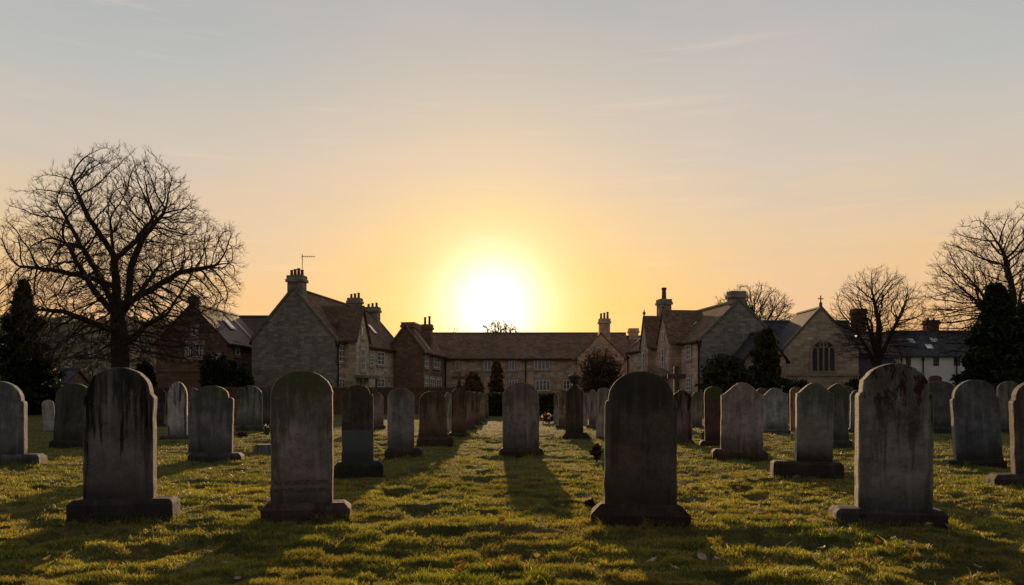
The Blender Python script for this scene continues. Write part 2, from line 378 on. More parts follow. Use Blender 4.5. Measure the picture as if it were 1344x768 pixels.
# grass blades, denser and finer near the viewer
PLINTHS = []
def grass(name, n, D0, D1, pw, hgt, wid, label, bend=True, xs=None):
    u = RNG.random(n); a, b = D0 ** (-pw), D1 ** (-pw); D = (a + (b - a) * u) ** (-1 / pw)
    x = (RNG.random(n) * 2 - 1) * (D * .70 + 1.0)
    y = D
    if xs is not None: x, y = xs; D = y; n = len(x)
    tf = tuft(x, y); pn = vn(x / .9, y / .7, 21)
    keep = RNG.random(n) < (.35 + .65 * sstep(.2, .55, vn(x / .3, y / .25, 31)) + tf)
    if xs is not None: keep[:] = True
    x, y, tf, pn, D = x[keep], y[keep], tf[keep], pn[keep], D[keep]; n = len(x)
    z = hf(x, y) - .004
    h = hgt * (.45 + .9 * RNG.random(n)) * (.6 + 1.1 * tf + .5 * pn) * (RNG.random(n) < .985) + .012
    tall = RNG.random(n) < .004; h = np.where(tall, h * 2.2, h); ho = hole(x, y); h = h * (1 - .45 * ho)
    wd = wid * (.7 + .6 * RNG.random(n)) * (1 + D / 14.)
    ang = RNG.random(n) * 2 * np.pi; la = RNG.random(n) * 2 * np.pi; ln = (.25 + .75 * RNG.random(n)) * h * .9
    dx, dy = np.cos(ang) * wd / 2, np.sin(ang) * wd / 2; lx, ly = np.cos(la) * ln, np.sin(la) * ln
    if bend:
        P = np.stack([np.stack([x - dx, y - dy, z], 1), np.stack([x + dx, y + dy, z], 1),
                      np.stack([x + dx * .8 + lx * .35, y + dy * .8 + ly * .35, z + h * .6], 1), np.stack([x - dx * .8 + lx * .35, y - dy * .8 + ly * .35, z + h * .6], 1),
                      np.stack([x + lx, y + ly, z + h * .95], 1)], 1)
        base = np.arange(n)[:, None] * 5
        T = np.concatenate([base + np.array([[0, 1, 2]]), base + np.array([[0, 2, 3]]), base + np.array([[3, 2, 4]])], 0); k = 5
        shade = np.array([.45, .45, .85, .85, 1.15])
    else:
        P = np.stack([np.stack([x - dx, y - dy, z], 1), np.stack([x + dx, y + dy, z], 1), np.stack([x + lx, y + ly, z + h], 1)], 1)
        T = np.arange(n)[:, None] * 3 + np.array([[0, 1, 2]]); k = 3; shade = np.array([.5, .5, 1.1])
    g1 = np.array([.11, .135, .03]); g2 = np.array([.29, .24, .075]); g3 = np.array([.42, .33, .16])
    t = np.clip(.25 + .6 * (vn(x / 1.3, y / 1., 41) - .35) + RNG.normal(0, .22, n) - .25 * tf, 0, 1)[:, None]
    C = g1 * (1 - t) + g2 * t; dead = (RNG.random(n) < .05)[:, None]; C = np.where(dead, g3, C) * (.75 + .5 * RNG.random(n))[:, None] * (1 - .6 * ho)[:, None]  # blades in hollows get a darker colour standing in for shade
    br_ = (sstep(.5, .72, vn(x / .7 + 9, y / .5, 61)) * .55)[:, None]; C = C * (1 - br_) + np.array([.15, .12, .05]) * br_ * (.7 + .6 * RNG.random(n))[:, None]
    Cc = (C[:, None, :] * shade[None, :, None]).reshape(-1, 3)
    return np_mesh(name, P.reshape(-1, 3), T, M['grass'], colors=Cc, kind='stuff', label=label)
M['grass'] = leaf_mat('grass_blades', (.1, .1, .03), trans=.5, rough=.45, attr=True, spec=.4, tr=(2.65, 2.45, .85))
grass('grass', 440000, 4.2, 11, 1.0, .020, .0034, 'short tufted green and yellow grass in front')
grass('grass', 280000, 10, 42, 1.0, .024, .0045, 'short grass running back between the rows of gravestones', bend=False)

# ------------------------------------------------------------------ gravestones
def profile(shape, w, h, n=26):
    """outline points from bottom left over the top to bottom right (x, z), z from 0 to h"""
    a = w / 2; top = []
    if shape == 'round':
        r = min(a * .82, h * .45)
        for i in range(n + 1):
            t = math.pi - math.pi * i / n; top.append((a * math.cos(t), h - r + r * math.sin(t)))
    elif shape == 'segment':
        r = a * .5
        for i in range(n + 1):
            u = -1 + 2 * i / n; top.append((a * u, h - r + r * math.sqrt(max(0, 1 - (u * .98) ** 2)) ** 1.0))
    elif shape == 'shoulder':
        s = a * .10; r = a * .78; zs = h - r - .02; q = a - s
        top = [(-a, zs - .03), (-a + s * .25, zs - .004), (-a + s * .9, zs + .012)]
        for i in range(n + 1):
            t = math.pi - math.pi * i / n; top.append((q * math.cos(t), zs + .03 + (h - zs - .03) * math.sin(t)))
        top += [(a - s * .9, zs + .012), (a - s * .25, zs - .004), (a, zs - .03)]
    elif shape == 'wideshoulder':
        s = a * .24; zs = h - a * .55; q = a - s
        top = [(-a, zs - .05), (-a + .015, zs - .01), (-a + s * .8, zs)]
        for i in range(n + 1):
            t = math.pi - math.pi * i / n; top.append((q * math.cos(t), zs + (h - zs) * max(0, math.sin(t)) ** .8))
        top += [(a - s * .8, zs), (a - .015, zs - .01), (a, zs - .05)]
    elif shape == 'ogee':
        rise = a * .62
        for i in range(n + 1):
            u = -1 + 2 * i / n; top.append((a * u, h - rise + rise * max(0, .5 + .5 * math.cos(math.pi * min(1, abs(u)) ** 1.15)) ** .85))
    elif shape == 'gable':
        rise = a * .75
        for i in range(n + 1):
            u = -1 + 2 * i / n; top.append((a * u, h - rise + rise * (1 - min(1, abs(u)) ** 1.35)))
    elif shape == 'gothic':
        rise = a * 1.35
        for i in range(n + 1):
            u = -1 + 2 * i / n; top.append((a * u, h - rise + rise * max(0, 1 - abs(u) ** 2.1) ** .75))
    side_n = 10; zl = top[0][1]
    left = [(-a, zl * i / side_n) for i in range(side_n)]; right = [(a, zl * (side_n - i) / side_n) for i in range(1, side_n + 1)]
    return left + top + right

def slab_mesh(shape, w, h, t, seed, flare=0, lens=False):
    rnd = random.Random(seed); P = profile(shape, w, h)
    pts = []
    for i, (x, z) in enumerate(P):
        j = 0 if z < .02 else .0036 * (1 if rnd.random() > .07 else 3.)
        fl = 1 + flare * math.exp(-z / .12) if flare else 1
        pts.append([x * fl + rnd.uniform(-j, j), z + rnd.uniform(-j, j) * .6])
    n = len(pts)
    def inset(dist):
        out = []
        for i in range(n):
            a = Vector(pts[(i - 1) % n]); b = Vector(pts[(i + 1) % n])
            if i == 0: tdir = Vector(pts[1]) - Vector(pts[0])
            elif i == n - 1: tdir = Vector(pts[n - 1]) - Vector(pts[n - 2])
            else: tdir = b - a
            tdir.normalize(); nn = Vector((tdir.y, -tdir.x))   # inward for left-over-right order
            q = Vector(pts[i]) + nn * dist
            if i in (0, n - 1): q.y = pts[i][1]
            out.append((q.x, q.y))
        return out
    b = .014; I1 = inset(b); I2 = inset(b * .3)
    rings = [(I1, -t / 2), (I2, -t / 2 + b * .3), (pts, -t / 2 + b), (pts, 0.), (pts, t / 2 - b), (I2, t / 2 - b * .3), (I1, t / 2)]
    m = MB(); vs = []; fs = []
    for R_, y in rings:
        for (x, z) in R_: vs.append((x, y, z))
    for k in range(len(rings) - 1):
        for i in range(n - 1):
            fs.append((k * n + i, (k + 1) * n + i, (k + 1) * n + i + 1, k * n + i + 1))
        fs.append((k * n + n - 1, (k + 1) * n + n - 1, (k + 1) * n, k * n))
    L = (len(rings) - 1) * n
    fs.append(tuple(range(n))[::1]); fs.append(tuple(range(L + n - 1, L - 1, -1)))
    m.add(vs, fs); return m

def plinth_mesh(w, d, h, seed, chamf=.05, n=9):
    rnd = random.Random(seed); m = MB(); rings = []
    def ring(hw, hd, z):
        pts = []
        for k in range(n): pts.append((-hw + 2 * hw * k / n, -hd))
        for k in range(4): pts.append((hw, -hd + 2 * hd * k / 4))
        for k in range(n): pts.append((hw - 2 * hw * k / n, hd))
        for k in range(4): pts.append((-hw, hd - 2 * hd * k / 4))
        return [(x + rnd.uniform(-.004, .004), y + rnd.uniform(-.004, .004), z + rnd.uniform(-.003, .003)) for x, y in pts]
    hw, hd = w / 2, d / 2
    for hw_, hd_, z in ((hw, hd, -.2), (hw, hd, h * .4), (hw - .002, hd, h - chamf - .012), (hw - .012, hd - .01, h - chamf + .004), (hw - chamf, hd - chamf * .6, h - .008), (hw - chamf - .014, hd - chamf * .6 - .012, h)):
        rings.append(ring(hw_, hd_, z))
    k = len(rings[0]); vs = [p for r in rings for p in r]; fs = []
    for a in range(len(rings) - 1):
        for i in range(k): fs.append((a * k + i, a * k + (i + 1) % k, (a + 1) * k + (i + 1) % k, (a + 1) * k + i))
    fs.append(tuple((len(rings) - 1) * k + i for i in range(k)))
    m.add(vs, fs); return m

GR = (.17, .155, .14); GB = (.13, .12, .12); RD = (.12, .07, .05); PL = (.3, .28, .25); DK = (.07, .06, .05); BR = (.16, .12, .09)
SID = 0
def stone(x0, x1, ytop, yslab, p0, p1, yg, shape, label, base=GR, t=.13, lean=0., back=0., yaw=None, finial=None, flare=0, pl=True, chamf=.05, pbase=None, **mk):
    global SID; SID += 1
    D = gd(yg); pd = .30 if D < 12 else .34; Df = D + (pd - t) / 2 if pl else D
    xc = wx((x0 + x1) / 2, Df); w = (x1 - x0) * Df / F
    X0 = xc; Yc = D + pd / 2
    z0 = wz(yslab, Df) if pl else 0.; h = wz(ytop, Df + t * .5) - z0
    if not pl: z0 = 0; h = wz(ytop, Df + t * .5)
    if not lean: lean = random.Random(SID * 13).gauss(0, .7)
    if yaw is None: yaw = -9.0 * (1 if xc > 0 else -1) * min(1, abs(xc) / 2)
    gz = min(H(X0 - .3, D), H(X0 + .3, D), H(X0, D + .2), .02) * .6
    r = empty('gravestone', (X0, Yc, 0), math.radians(yaw), label=label, cat='gravestone', group='gravestones standing in rows')
    r.rotation_euler = (math.radians(back), math.radians(lean), math.radians(yaw))
    hh = h + (0 if pl else .15)
    sm = slab_mesh(shape, w, hh, t, SID, flare)
    mk.setdefault('moss', .35); mk.setdefault('streak', .6)
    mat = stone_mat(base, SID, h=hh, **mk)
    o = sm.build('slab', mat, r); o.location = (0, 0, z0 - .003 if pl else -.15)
    o.data.polygons.foreach_set('use_smooth', [False] * len(o.data.polygons))
    if D < 24: PLINTHS.append((X0, Yc, (p1 - p0) * D / F if pl else w, pd if pl else t))
    if pl:
        pw = (p1 - p0) * D / F; pc = wx((p0 + p1) / 2, D) - X0
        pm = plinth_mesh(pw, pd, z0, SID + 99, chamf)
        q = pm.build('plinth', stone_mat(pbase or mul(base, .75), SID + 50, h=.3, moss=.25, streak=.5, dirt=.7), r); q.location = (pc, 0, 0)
    if finial == 'cross':
        f = MB(); zt = z0 + h
        f.box(-.05, .05, -.045, .045, -.05, .42); f.box(-.21, -.05, -.044, .044, .2, .29); f.box(.05, .21, -.044, .044, .2, .29); f.box(-.09, .09, -.07, .07, -.06, .03)
        q = f.build('cross_finial', mat, r, bevel=.012); q.location = (0, 0, zt)
    if finial == 'urn':
        f = MB(); f.lathe((0, 0, 0), [(.11, -.07), (.11, .0), (.05, .02), (.05, .05), (.15, .1), (.17, .2), (.2, .22), (.2, .26), (.08, .3), (.03, .36)], 14)
        q = f.build('urn_finial', mat, r); q.location = (0, 0, z0 + h)
    return r

S = stone
# nearest row
S(110, 197, 482, 655, 88, 220, 688, 'shoulder', 'tall near-black gravestone with dark streaks on a dark block, front row far left', (.115, .105, .10), .15, chamf=.035, moss=.05, streak=1.0, stain=(.006, .004, .004), dirt=.7, pbase=(.05, .04, .04))
S(355, 434, 486, 660, 340, 455, 688, 'round', 'tall round-topped gravestone with green moss running down its head and worn lettering at its foot', (.17, .145, .125), .14, moss=.7, streak=.55, stain=(.03, .03, .015), top=(.075, .082, .02), letters=(.10, .26, 2, .27), pbase=(.1, .065, .055))
S(795, 889, 487, 662, 778, 908, 698, 'shoulder', 'tall dark brown gravestone with sunlit rim on a chamfered block, front row centre', (.075, .06, .042), .15, chamf=.085, moss=.6, streak=.5, stain=(.012, .008, .006), top=(.03, .034, .012), pbase=(.045, .025, .018))
S(1131, 1224, 477, 668, 1105, 1244, 697, 'shoulder', 'tall grey gravestone with rust-black stains across its head, front row right', (.16, .15, .13), .16, chamf=.03, moss=.35, streak=.5, blotch=.95, pbase=(.075, .06, .06))
# left group
S(-38, 28, 500, 597, -48, 45, 612, 'shoulder', 'blue-grey gravestone cut off by the left edge of the picture', (.14, .145, .15), .16, moss=.1, streak=.4, lean=0)
S(70, 114, 503, 578, 64, 118, 588, 'round', 'dark green leaning gravestone half hidden behind the front row far left stone', (.06, .062, .05), .14, moss=.5, streak=.5, lean=3)
S(54, 69, 525, 562, 50, 72, 566, 'round', 'small thin pale headstone alone before the brick wall', PL, .08, pl=False, lean=-4, moss=0, streak=.2)
S(247, 302, 506, 594, 245, 313, 606, 'wideshoulder', 'slate-grey shouldered gravestone on a stepped block with moss fanning from its crown', (.12, .12, .125), .14, moss=.6, streak=.5, stain=(.03, .032, .03))
S(220, 244, 501, 571, 209, 248, 578, 'gothic', 'narrow pale pointed gravestone with black streaks', (.33, .31, .29), .13, moss=0, streak=.9, stain=(.03, .028, .026), pbase=(.12, .11, .1))
S(188, 213, 508, 555, 184, 216, 560, 'round', 'black leaning gravestone with light rim beside the narrow pale pointed one', (.05, .045, .042), .12, lean=5, moss=.1)
S(236, 262, 509, 566, 232, 262, 573, 'wideshoulder', 'weathered gravestone peeping between the pale pointed and slate-grey shouldered stones', (.13, .13, .12), .12)
S(301, 314, 510, 553, 300, 316, 558, 'round', 'thin rusty red gravestone at the right of the slate-grey shouldered one', (.13, .06, .04), .1, pl=False)
S(311, 343, 506, 558, 308, 346, 566, 'round', 'grey-green round gravestone with a rusty patch, beneath the dark shrub', (.14, .15, .125), .12, blotch=.6)
S(341, 366, 509, 557, 338, 370, 564, 'round', 'dim gravestone half hidden behind the mossy-headed one', (.1, .1, .09), .12)
S(448, 489, 505, 606, 437, 501, 627, 'wideshoulder', 'dark brown shouldered gravestone with a paler grey lower half', (.075, .055, .045), .13, moss=.2, streak=.5, band=.8, pbase=(.04, .045, .035))
S(486, 503, 514, 557, 483, 505, 563, 'gable', 'small pale gabled gravestone behind the brown shouldered one', (.2, .15, .13), .12)
S(508, 543, 509, 588, 503, 552, 600, 'round', 'smooth grey round gravestone left of the wide bell-footed one', (.17, .155, .14), .12, moss=.1, streak=.3, pbase=(.09, .06, .045))
S(550, 586, 513, 574, 546, 594, 587, 'round', 'wide brown gravestone whose foot flares out like a bell', (.12, .08, .05), .2, flare=.12, moss=.3, top=(.07, .05, .015))
S(583, 592, 515, 560, 581, 594, 566, 'gothic', 'slim pale gravestone wedged beside the cross-topped brown one', (.28, .25, .22), .12, pl=False)
S(592, 612, 507, 568, 587, 616, 574, 'gable', 'brown gabled gravestone topped by a small cross', (.12, .07, .04), .14, finial='cross', moss=.1)
S(611, 622, 513, 559, 608, 625, 563, 'round', 'first brown gravestone past the cross-topped one, left of the grass aisle', (.15, .10, .07), .14)
S(619, 630, 514, 554, 617, 633, 558, 'gothic', 'second brown gravestone past the cross-topped one, pointed, left of the grass aisle', (.14, .09, .06), .14)
S(627, 636, 515, 550, 625, 638, 553.5, 'round', 'third gravestone past the cross-topped one, pale edged, left of the grass aisle', (.2, .15, .11), .14)
S(634, 641, 516, 547, 632, 643, 550, 'wideshoulder', 'farthest tiny gravestone at the end of the row left of the grass aisle', (.17, .12, .09), .14)
S(660, 708, 502, 588, 655, 714, 599, 'round', 'lone round gravestone in the middle of the sunlit grass aisle', (.17, .14, .12), .12, moss=.3, streak=.35, yaw=-1, top=(.08, .045, .02), pbase=(.09, .055, .04))
# right of aisle
S(727, 733, 517, 553, 725, 735, 557, 'round', 'thin grey sliver of a gravestone far right of the aisle, leftmost of the right rows', (.2, .19, .17), .12, pl=False)
S(733, 745, 512, 557, 730, 748, 562, 'segment', 'pale-edged brown gravestone just left of the dark urn-topped one', (.2, .14, .1), .14)
S(743, 766, 506, 568, 739, 775, 576, 'gable', 'dark gabled gravestone topped by a stone urn at the right of the aisle', (.06, .045, .03), .15, finial='urn', moss=.1, chamf=.09)
S(766, 772, 517, 555, 764, 774, 559, 'segment', 'narrow lilac-grey gravestone just right of the urn-topped one', (.24, .21, .22), .12, pl=False)
S(773, 783, 511, 557, 771, 786, 562, 'gothic', 'narrow pointed gravestone left of the pale shouldered one', (.2, .17, .15), .12)
S(783, 803, 509, 572, 780, 806, 576, 'wideshoulder', 'pale shouldered gravestone half hidden by the dark front centre stone', (.25, .22, .19), .12, pl=False)
S(882, 909, 511, 577, 879, 913, 583, 'gable', 'dark gravestone with white runs low down, touching the right edge of the front centre stone', (.13, .10, .09), .14, streak=1.0, stain=(.02, .01, .008), moss=0)
S(909, 922, 514, 558, 907, 925, 562, 'wideshoulder', 'small weathered gravestone behind, between the dark gabled and green-headed stones', (.16, .15, .13), .12)
S(926, 950, 507, 578, 921, 953, 585, 'round', 'brown gravestone with bright green mossy head', (.085, .045, .03), .13, moss=.95, top=(.06, .08, .015), streak=.3, yaw=-7)
S(947, 1001, 502, 590, 938, 1009, 603, 'ogee', 'broad pinkish-grey gravestone with a gently pointed crown on a low step', (.23, .19, .17), .12, moss=.15, streak=.35, stain=(.07, .045, .04), pbase=(.12, .08, .06))
S(993, 1008, 509, 553, 991, 1010, 558, 'round', 'small rounded gravestone peeping behind the right edge of the pinkish-grey one', (.2, .15, .13), .12)
S(1002, 1034, 509, 563, 1000, 1038, 569, 'ogee', 'pale grey-green gravestone with one dark red spot', (.24, .25, .22), .12, blotch=.35, streak=.2, moss=.2)
S(1040, 1056, 508, 560, 1038, 1058, 566, 'round', 'thin brick-red gravestone behind the left edge of the leaning grey one', (.22, .12, .09), .12, pl=False)
S(1047, 1093, 502, 606, 1019, 1108, 629, 'ogee', 'leaning grey gravestone on a wide mossy step, blackened at its foot', (.15, .15, .14), .15, lean=.8, moss=.3, streak=.4, dirt=.9, chamf=.03, pbase=(.06, .04, .035))
S(1084, 1113, 503, 577, 1079, 1120, 588, 'gable', 'dark olive gravestone tapering behind the leaning grey one', (.09, .09, .075), .14, moss=.6, flare=.1, lean=1)
S(1104, 1122, 506, 556, 1102, 1124, 562, 'round', 'small round gravestone far behind the olive tapering one', (.14, .13, .115), .12, yaw=-3)
S(1117, 1134, 512, 562, 1115, 1137, 568, 'wideshoulder', 'blue-grey gravestone peeping out left of the rust-stained front stone', (.14, .15, .16), .12)
S(1214, 1251, 500, 560, 1210, 1256, 569, 'segment', 'charcoal gravestone just right of the rust-stained front stone', (.09, .09, .09), .14, moss=.05, streak=.3)
S(1221, 1237, 493, 540, 1219, 1239, 548, 'segment', 'low red-capped gravestone far behind the charcoal one', (.16, .07, .05), .2, pl=False)
S(1259, 1316, 498, 603, 1248, 1322, 614, 'shoulder', 'blue-black gravestone leaning left over a dark bed of leaves', (.085, .088, .095), .14, lean=-3.5, moss=.05, streak=.3, dirt=.8, pbase=(.03, .027, .022))
S(1311, 1339, 500, 560, 1308, 1342, 568, 'round', 'grey round gravestone with a white chip, second from the right edge', (.14, .13, .12), .12, yaw=-6)
S(1338, 1400, 499, 622, 1313, 1412, 641, 'shoulder', 'brown-edged gravestone cut off by the right edge of the picture', (.09, .07, .055), .16, moss=.1)

gxs = []; gys = []
for (px_, py_, w_, d_) in PLINTHS:
    nb = int(420 * (w_ + d_) * 2 / (1 if py_ < 10 else 2)); t = RNG.random(nb) * 2 * (w_ + d_); off = .012 + RNG.exponential(.03, nb)
    sx = np.where(t < w_, t - w_ / 2, np.where(t < w_ + d_, w_ / 2 + off, np.where(t < 2 * w_ + d_, t - 1.5 * w_ - d_, -w_ / 2 - off)))
    sy = np.where(t < w_, -d_ / 2 - off, np.where(t < w_ + d_, t - w_ - d_ / 2, np.where(t < 2 * w_ + d_, d_ / 2 + off, t - 2 * w_ - 1.5 * d_)))
    k = vn(px_ * 7 + sx * 6, py_ * 7 + sy * 6, 55) > .38; gxs.append(px_ + sx[k]); gys.append(py_ + sy[k])
grass('grass', 0 + sum(map(len, gxs)), 5, 20, 1., .055, .0034, 'longer unmown grass around the feet of the gravestones', xs=(np.concatenate(gxs), np.concatenate(gys)))

# free-standing stone cross behind
r = empty('cross_monument', (wx(888, 26.5), 26.5, 0), math.radians(-6), label='free-standing stone cross rising behind the dark gravestones right of centre', cat='cross')
m = MB(); m.box(-.09, .09, -.08, .08, .55, 2.12); m.box(-.3, -.09, -.078, .078, 1.7, 1.87); m.box(.09, .3, -.078, .078, 1.7, 1.87)
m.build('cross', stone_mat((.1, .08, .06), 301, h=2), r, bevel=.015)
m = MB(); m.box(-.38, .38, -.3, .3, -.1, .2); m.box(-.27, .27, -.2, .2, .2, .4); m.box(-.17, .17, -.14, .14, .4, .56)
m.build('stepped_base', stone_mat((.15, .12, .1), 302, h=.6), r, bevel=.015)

# flat kerb block behind the mossy-headed stone
m = plinth_mesh(.62, .4, .16, 77, .03)
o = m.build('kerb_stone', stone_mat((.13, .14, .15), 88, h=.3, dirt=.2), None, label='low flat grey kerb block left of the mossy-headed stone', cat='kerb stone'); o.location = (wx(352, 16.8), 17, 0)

# ------------------------------------------------------------------ small things on the grass
def lump(name, px, py, size, mat, label, cat, sq=.55, group=None, seed=0):
    D = gd(py); rnd = random.Random(seed); m = MB(); n = 10; prof = []
    b = len(m.v); rows = 6
    for i in range(rows + 1):
        ph = math.pi * i / rows
        for k in range(n):
            t = 2 * math.pi * k / n; rr = size * (1 + rnd.uniform(-.22, .22))
            m.v.append((rr * math.sin(ph) * math.cos(t) * 1.2, rr * math.sin(ph) * math.sin(t), rr * sq * math.cos(ph)))
    for i in range(rows):
        for k in range(n): m.f.append((i * n + k, i * n + (k + 1) % n, (i + 1) * n + (k + 1) % n, (i + 1) * n + k))
    x = wx(px, D); o = m.build(name, mat, None, label=label, cat=cat, group=group); o.location = (x, D, H(x, D) + size * sq * .45); o.rotation_euler = (0, 0, rnd.random() * 6)
    return o
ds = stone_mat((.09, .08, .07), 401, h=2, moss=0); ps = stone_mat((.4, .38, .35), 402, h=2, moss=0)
lump('stone_fragment', 940, 636, .075, ds, 'larger dark stone lump in the grass between centre and pinkish-grey stones', 'stone', seed=1)
lump('stone_fragment', 954, 650, .045, ds, 'smaller dark stone lump just in front of the larger one', 'stone', seed=2)
lump('stone_fragment', 895, 598, .06, ps, 'pale stone lump in the grass behind the front centre gravestone', 'stone', seed=3)
lump('stone_fragment', 1308, 633, .05, ds, 'broken stone at the left foot of the right-edge gravestone', 'stone', seed=4)
lump('stone_fragment', 353, 568, .12, ps, 'pale broken stone at the left edge of the mossy-headed gravestone', 'stone', seed=5)
lump('stone_fragment', 1046, 690 - 60, .07, ds, 'stone lump against the wide mossy step', 'stone', seed=6)

M['leaf'] = leaf_mat('dead_leaf', (.22, .11, .055), trans=.35, tr=(1.2, 1., .6))
M['leaf_pale'] = leaf_mat('pale_leaf', (.5, .38, .3), trans=.25)
def leaf_obj(x, y, s, mat, label, group, seed):
    rnd = random.Random(seed); m = MB(); n = 8; L = []; curl = rnd.uniform(.25, .6)
    for i in range(n + 1):
        u = i / n; wv = s * .36 * max(0, math.sin(math.pi * min(1, u * .96 + .04))) ** .8 * (1 + rnd.uniform(-.2, .2))
        px_ = (u - .5) * s; zc = s * curl * (u - .5) ** 2 * 2
        L.append(((px_, -wv, zc + wv * .6), (px_, 0, zc), (px_, wv, zc + wv * rnd.uniform(.3, .9))))
    vs = [p for r_ in L for p in r_]; fs = []
    for i in range(n):
        for k in range(2): a = i * 3 + k; fs.append((a, a + 1, a + 4, a + 3))
    m.add(vs, fs); m.tube([(s * .5, 0, s * curl * .5), (s * .72, .1 * s, s * curl * .6)], s * .015, 4)
    o = m.build('fallen_leaf', mat, None, smooth=True, label=label, cat='leaf', group=group)
    o.location = (x, y, H(x, y) + .034 + s * .12); o.rotation_euler = (rnd.uniform(-.5, .5), rnd.uniform(-.5, .5), rnd.random() * 6.28)
LB = 'curled brown dead leaf lying on the grass among the graves'; LP = 'pale dry leaf lying on the grass among the graves'
spots = [(610, 752, 1), (640, 748, 1), (62, 740, 0), (80, 738, 1), (1282, 742, 0), (1243, 700, 0), (1005, 688, 1), (1083, 640, 1), (312, 760, 0), (315, 757, 1), (70, 663, 0), (120, 687, 0), (848, 698, 0),
         (922, 739, 0), (940, 740, 0), (858, 744, 0), (884, 752, 0), (1222, 695, 1), (1310, 632, 0), (1108, 655, 0), (1083, 643, 1), (1008, 745, 1), (920, 651, 1), (905, 650, 1), (730, 657, 1), (738, 655, 1), (724, 660, 1), (745, 659, 1),
         (776, 668, 1), (1268, 683, 1), (1300, 660, 1), (58, 628, 1), (305, 634, 1), (307, 657, 1), (325, 655, 1), (64, 611, 0), (480, 640, 1), (512, 655, 0), (1075, 690, 0), (1090, 712, 0), (705, 735, 0), (1000, 660, 1), (1150, 720, 1), (260, 700, 1), (560, 690, 1)]
for i, (px, py, k) in enumerate(spots):
    D = gd(py); leaf_obj(wx(px, D), D, random.uniform(.05, .105) * (1.0 if D < 9 else 1.3), M['leaf' if k else 'leaf_pale'], LB if k else LP, 'brown leaves on the grass' if k else 'pale leaves on the grass', i)
for i in range(120):
    py = 590 + 165 * random.random(); D = gd(py); x = random.uniform(-.64, .64) * D; k = random.random() < .75
    leaf_obj(x, D, random.uniform(.035, .075) * (1 + D / 30), M['leaf' if k else 'leaf_pale'], LB if k else LP, 'brown leaves on the grass' if k else 'pale leaves on the grass', 100 + i)
leaf_obj_big = leaf_obj(wx(604, gd(757)), gd(757), .13, M['leaf'], 'large orange dead leaf at the bottom of the picture, left of centre', None, 991)

def cards(P, size, rng=RNG, up=.3, aspect=1.6):
    """one small leaf quad at every point of P, random orientation"""
    n = len(P); a = rng.normal(0, 1, (n, 3)); a /= np.linalg.norm(a, axis=1)[:, None]; b = rng.normal(0, 1, (n, 3)); b -= (b * a).sum(1)[:, None] * a; b /= np.linalg.norm(b, axis=1)[:, None]
    s = size * (.5 + rng.random(n))[:, None]; a = a * s * aspect / 2; b = b * s / 2
    V = np.stack([P - a, P - a * .1 + b, P + a, P - a * .1 - b], 1).reshape(-1, 3)
    return V, np.arange(4 * n).reshape(n, 4)

def blob_points(n, c, r, seed, hollow=.5, lump=.35, flat=False):
    rng = np.random.default_rng(seed); d = rng.normal(0, 1, (n, 3)); d /= np.linalg.norm(d, axis=1)[:, None]
    if flat: d[:, 2] = np.abs(d[:, 2]) * np.sign(rng.random(n) - .25)
    az = np.arctan2(d[:, 1], d[:, 0])
    l = vn(az * 2.2 + 40, d[:, 2] * 3.5 + 9, seed) * .6 + vn(az * 5 + 70, d[:, 2] * 8 + 30, seed + 1) * .4
    rad = (hollow + (1 - hollow) * rng.random(n) ** .6) * (1 - lump + lump * 2 * (l - .25))
    gap = vn(az * 6 + 17, d[:, 2] * 9 + 3, seed + 5); k = gap > .28
    return (np.array(c) + d * np.array(r) * rad[:, None])[k]

def bush(name, px0, px1, ytop, D, mat, label, cat='bush', n=5000, size=.12, depth=None, seed=1, group=None, zb=0, twigs=40, lump=.35):
    x = wx((px0 + px1) / 2, D); rx = (px1 - px0) / 2 * D / F; h = wz(ytop, D); ry = depth or rx * .8
    r = empty(name, (x, D, zb), 0, label=label, cat=cat, group=group)
    P = blob_points(n, (0, 0, h * .45), (rx, ry, h * .58), seed, .45, lump); P = P[P[:, 2] > .02]
    V, Q = cards(P, size); np_mesh('foliage', V, Q, mat, r)
    rng = random.Random(seed); m = MB()
    for i in range(twigs):
        a = rng.random() * 6.28; s = rng.uniform(.3, 1.02); e = rng.uniform(.3, 1.0)
        tip = (rx * s * math.cos(a) * e ** .3, ry * s * math.sin(a), h * (1.02 if e > .6 else e) * math.sqrt(max(.1, 1 - (s * .7) ** 2)))
        m.tube([(0.1 * math.cos(a), .1 * math.sin(a), -.1), (tip[0] * .5, tip[1] * .5, tip[2] * .55), tip], [.04, .025, .008], 4)
    m.build('stem', M['bark2'], r)
    return r

# dead plants and flowers by graves
M['dead'] = leaf_mat('withered', (.085, .042, .025), trans=.25); M['petal'] = leaf_mat('petals', (.75, .6, .58), trans=.3); M['green'] = leaf_mat('stalk_leaves', (.05, .08, .025), trans=.3)
def posy(name, px, py, w, h, mat, label, cat, n=160, size=.035, mat2=None):
    D = gd(py); x = wx(px, D); r = empty(name, (x, D, H(x, D)), 0, label=label, cat=cat)
    P = blob_points(n, (0, 0, h * .55), (w / 2, w / 3, h * .5), int(px), .3, .4); V, Q = cards(P, size); np_mesh('foliage', V, Q, mat, r)
    if mat2:
        P = blob_points(24, (0, 0, h * .7), (w / 2, w / 3, h * .4), int(px) + 3, .8, .3); V, Q = cards(P, size * 1.6, aspect=1.1); np_mesh('bloom', V, Q, mat2, r)
    m = MB()
    for i in range(7):
        a = i * .9; m.tube([(0, 0, -.03), (w * .3 * math.cos(a), w * .2 * math.sin(a), h * .8)], .005, 4)
    m.build('stem', M['green'], r)
posy('withered_plant', 783, 606, .26, .34, M['dead'], 'withered red-brown plant at the left edge of the front centre gravestone', 'dead plant', 420, .045)
posy('withered_plant', 775, 672, .12, .11, M['dead'], 'low withered tuft by the left corner of the chamfered block', 'dead plant', 220, .035)
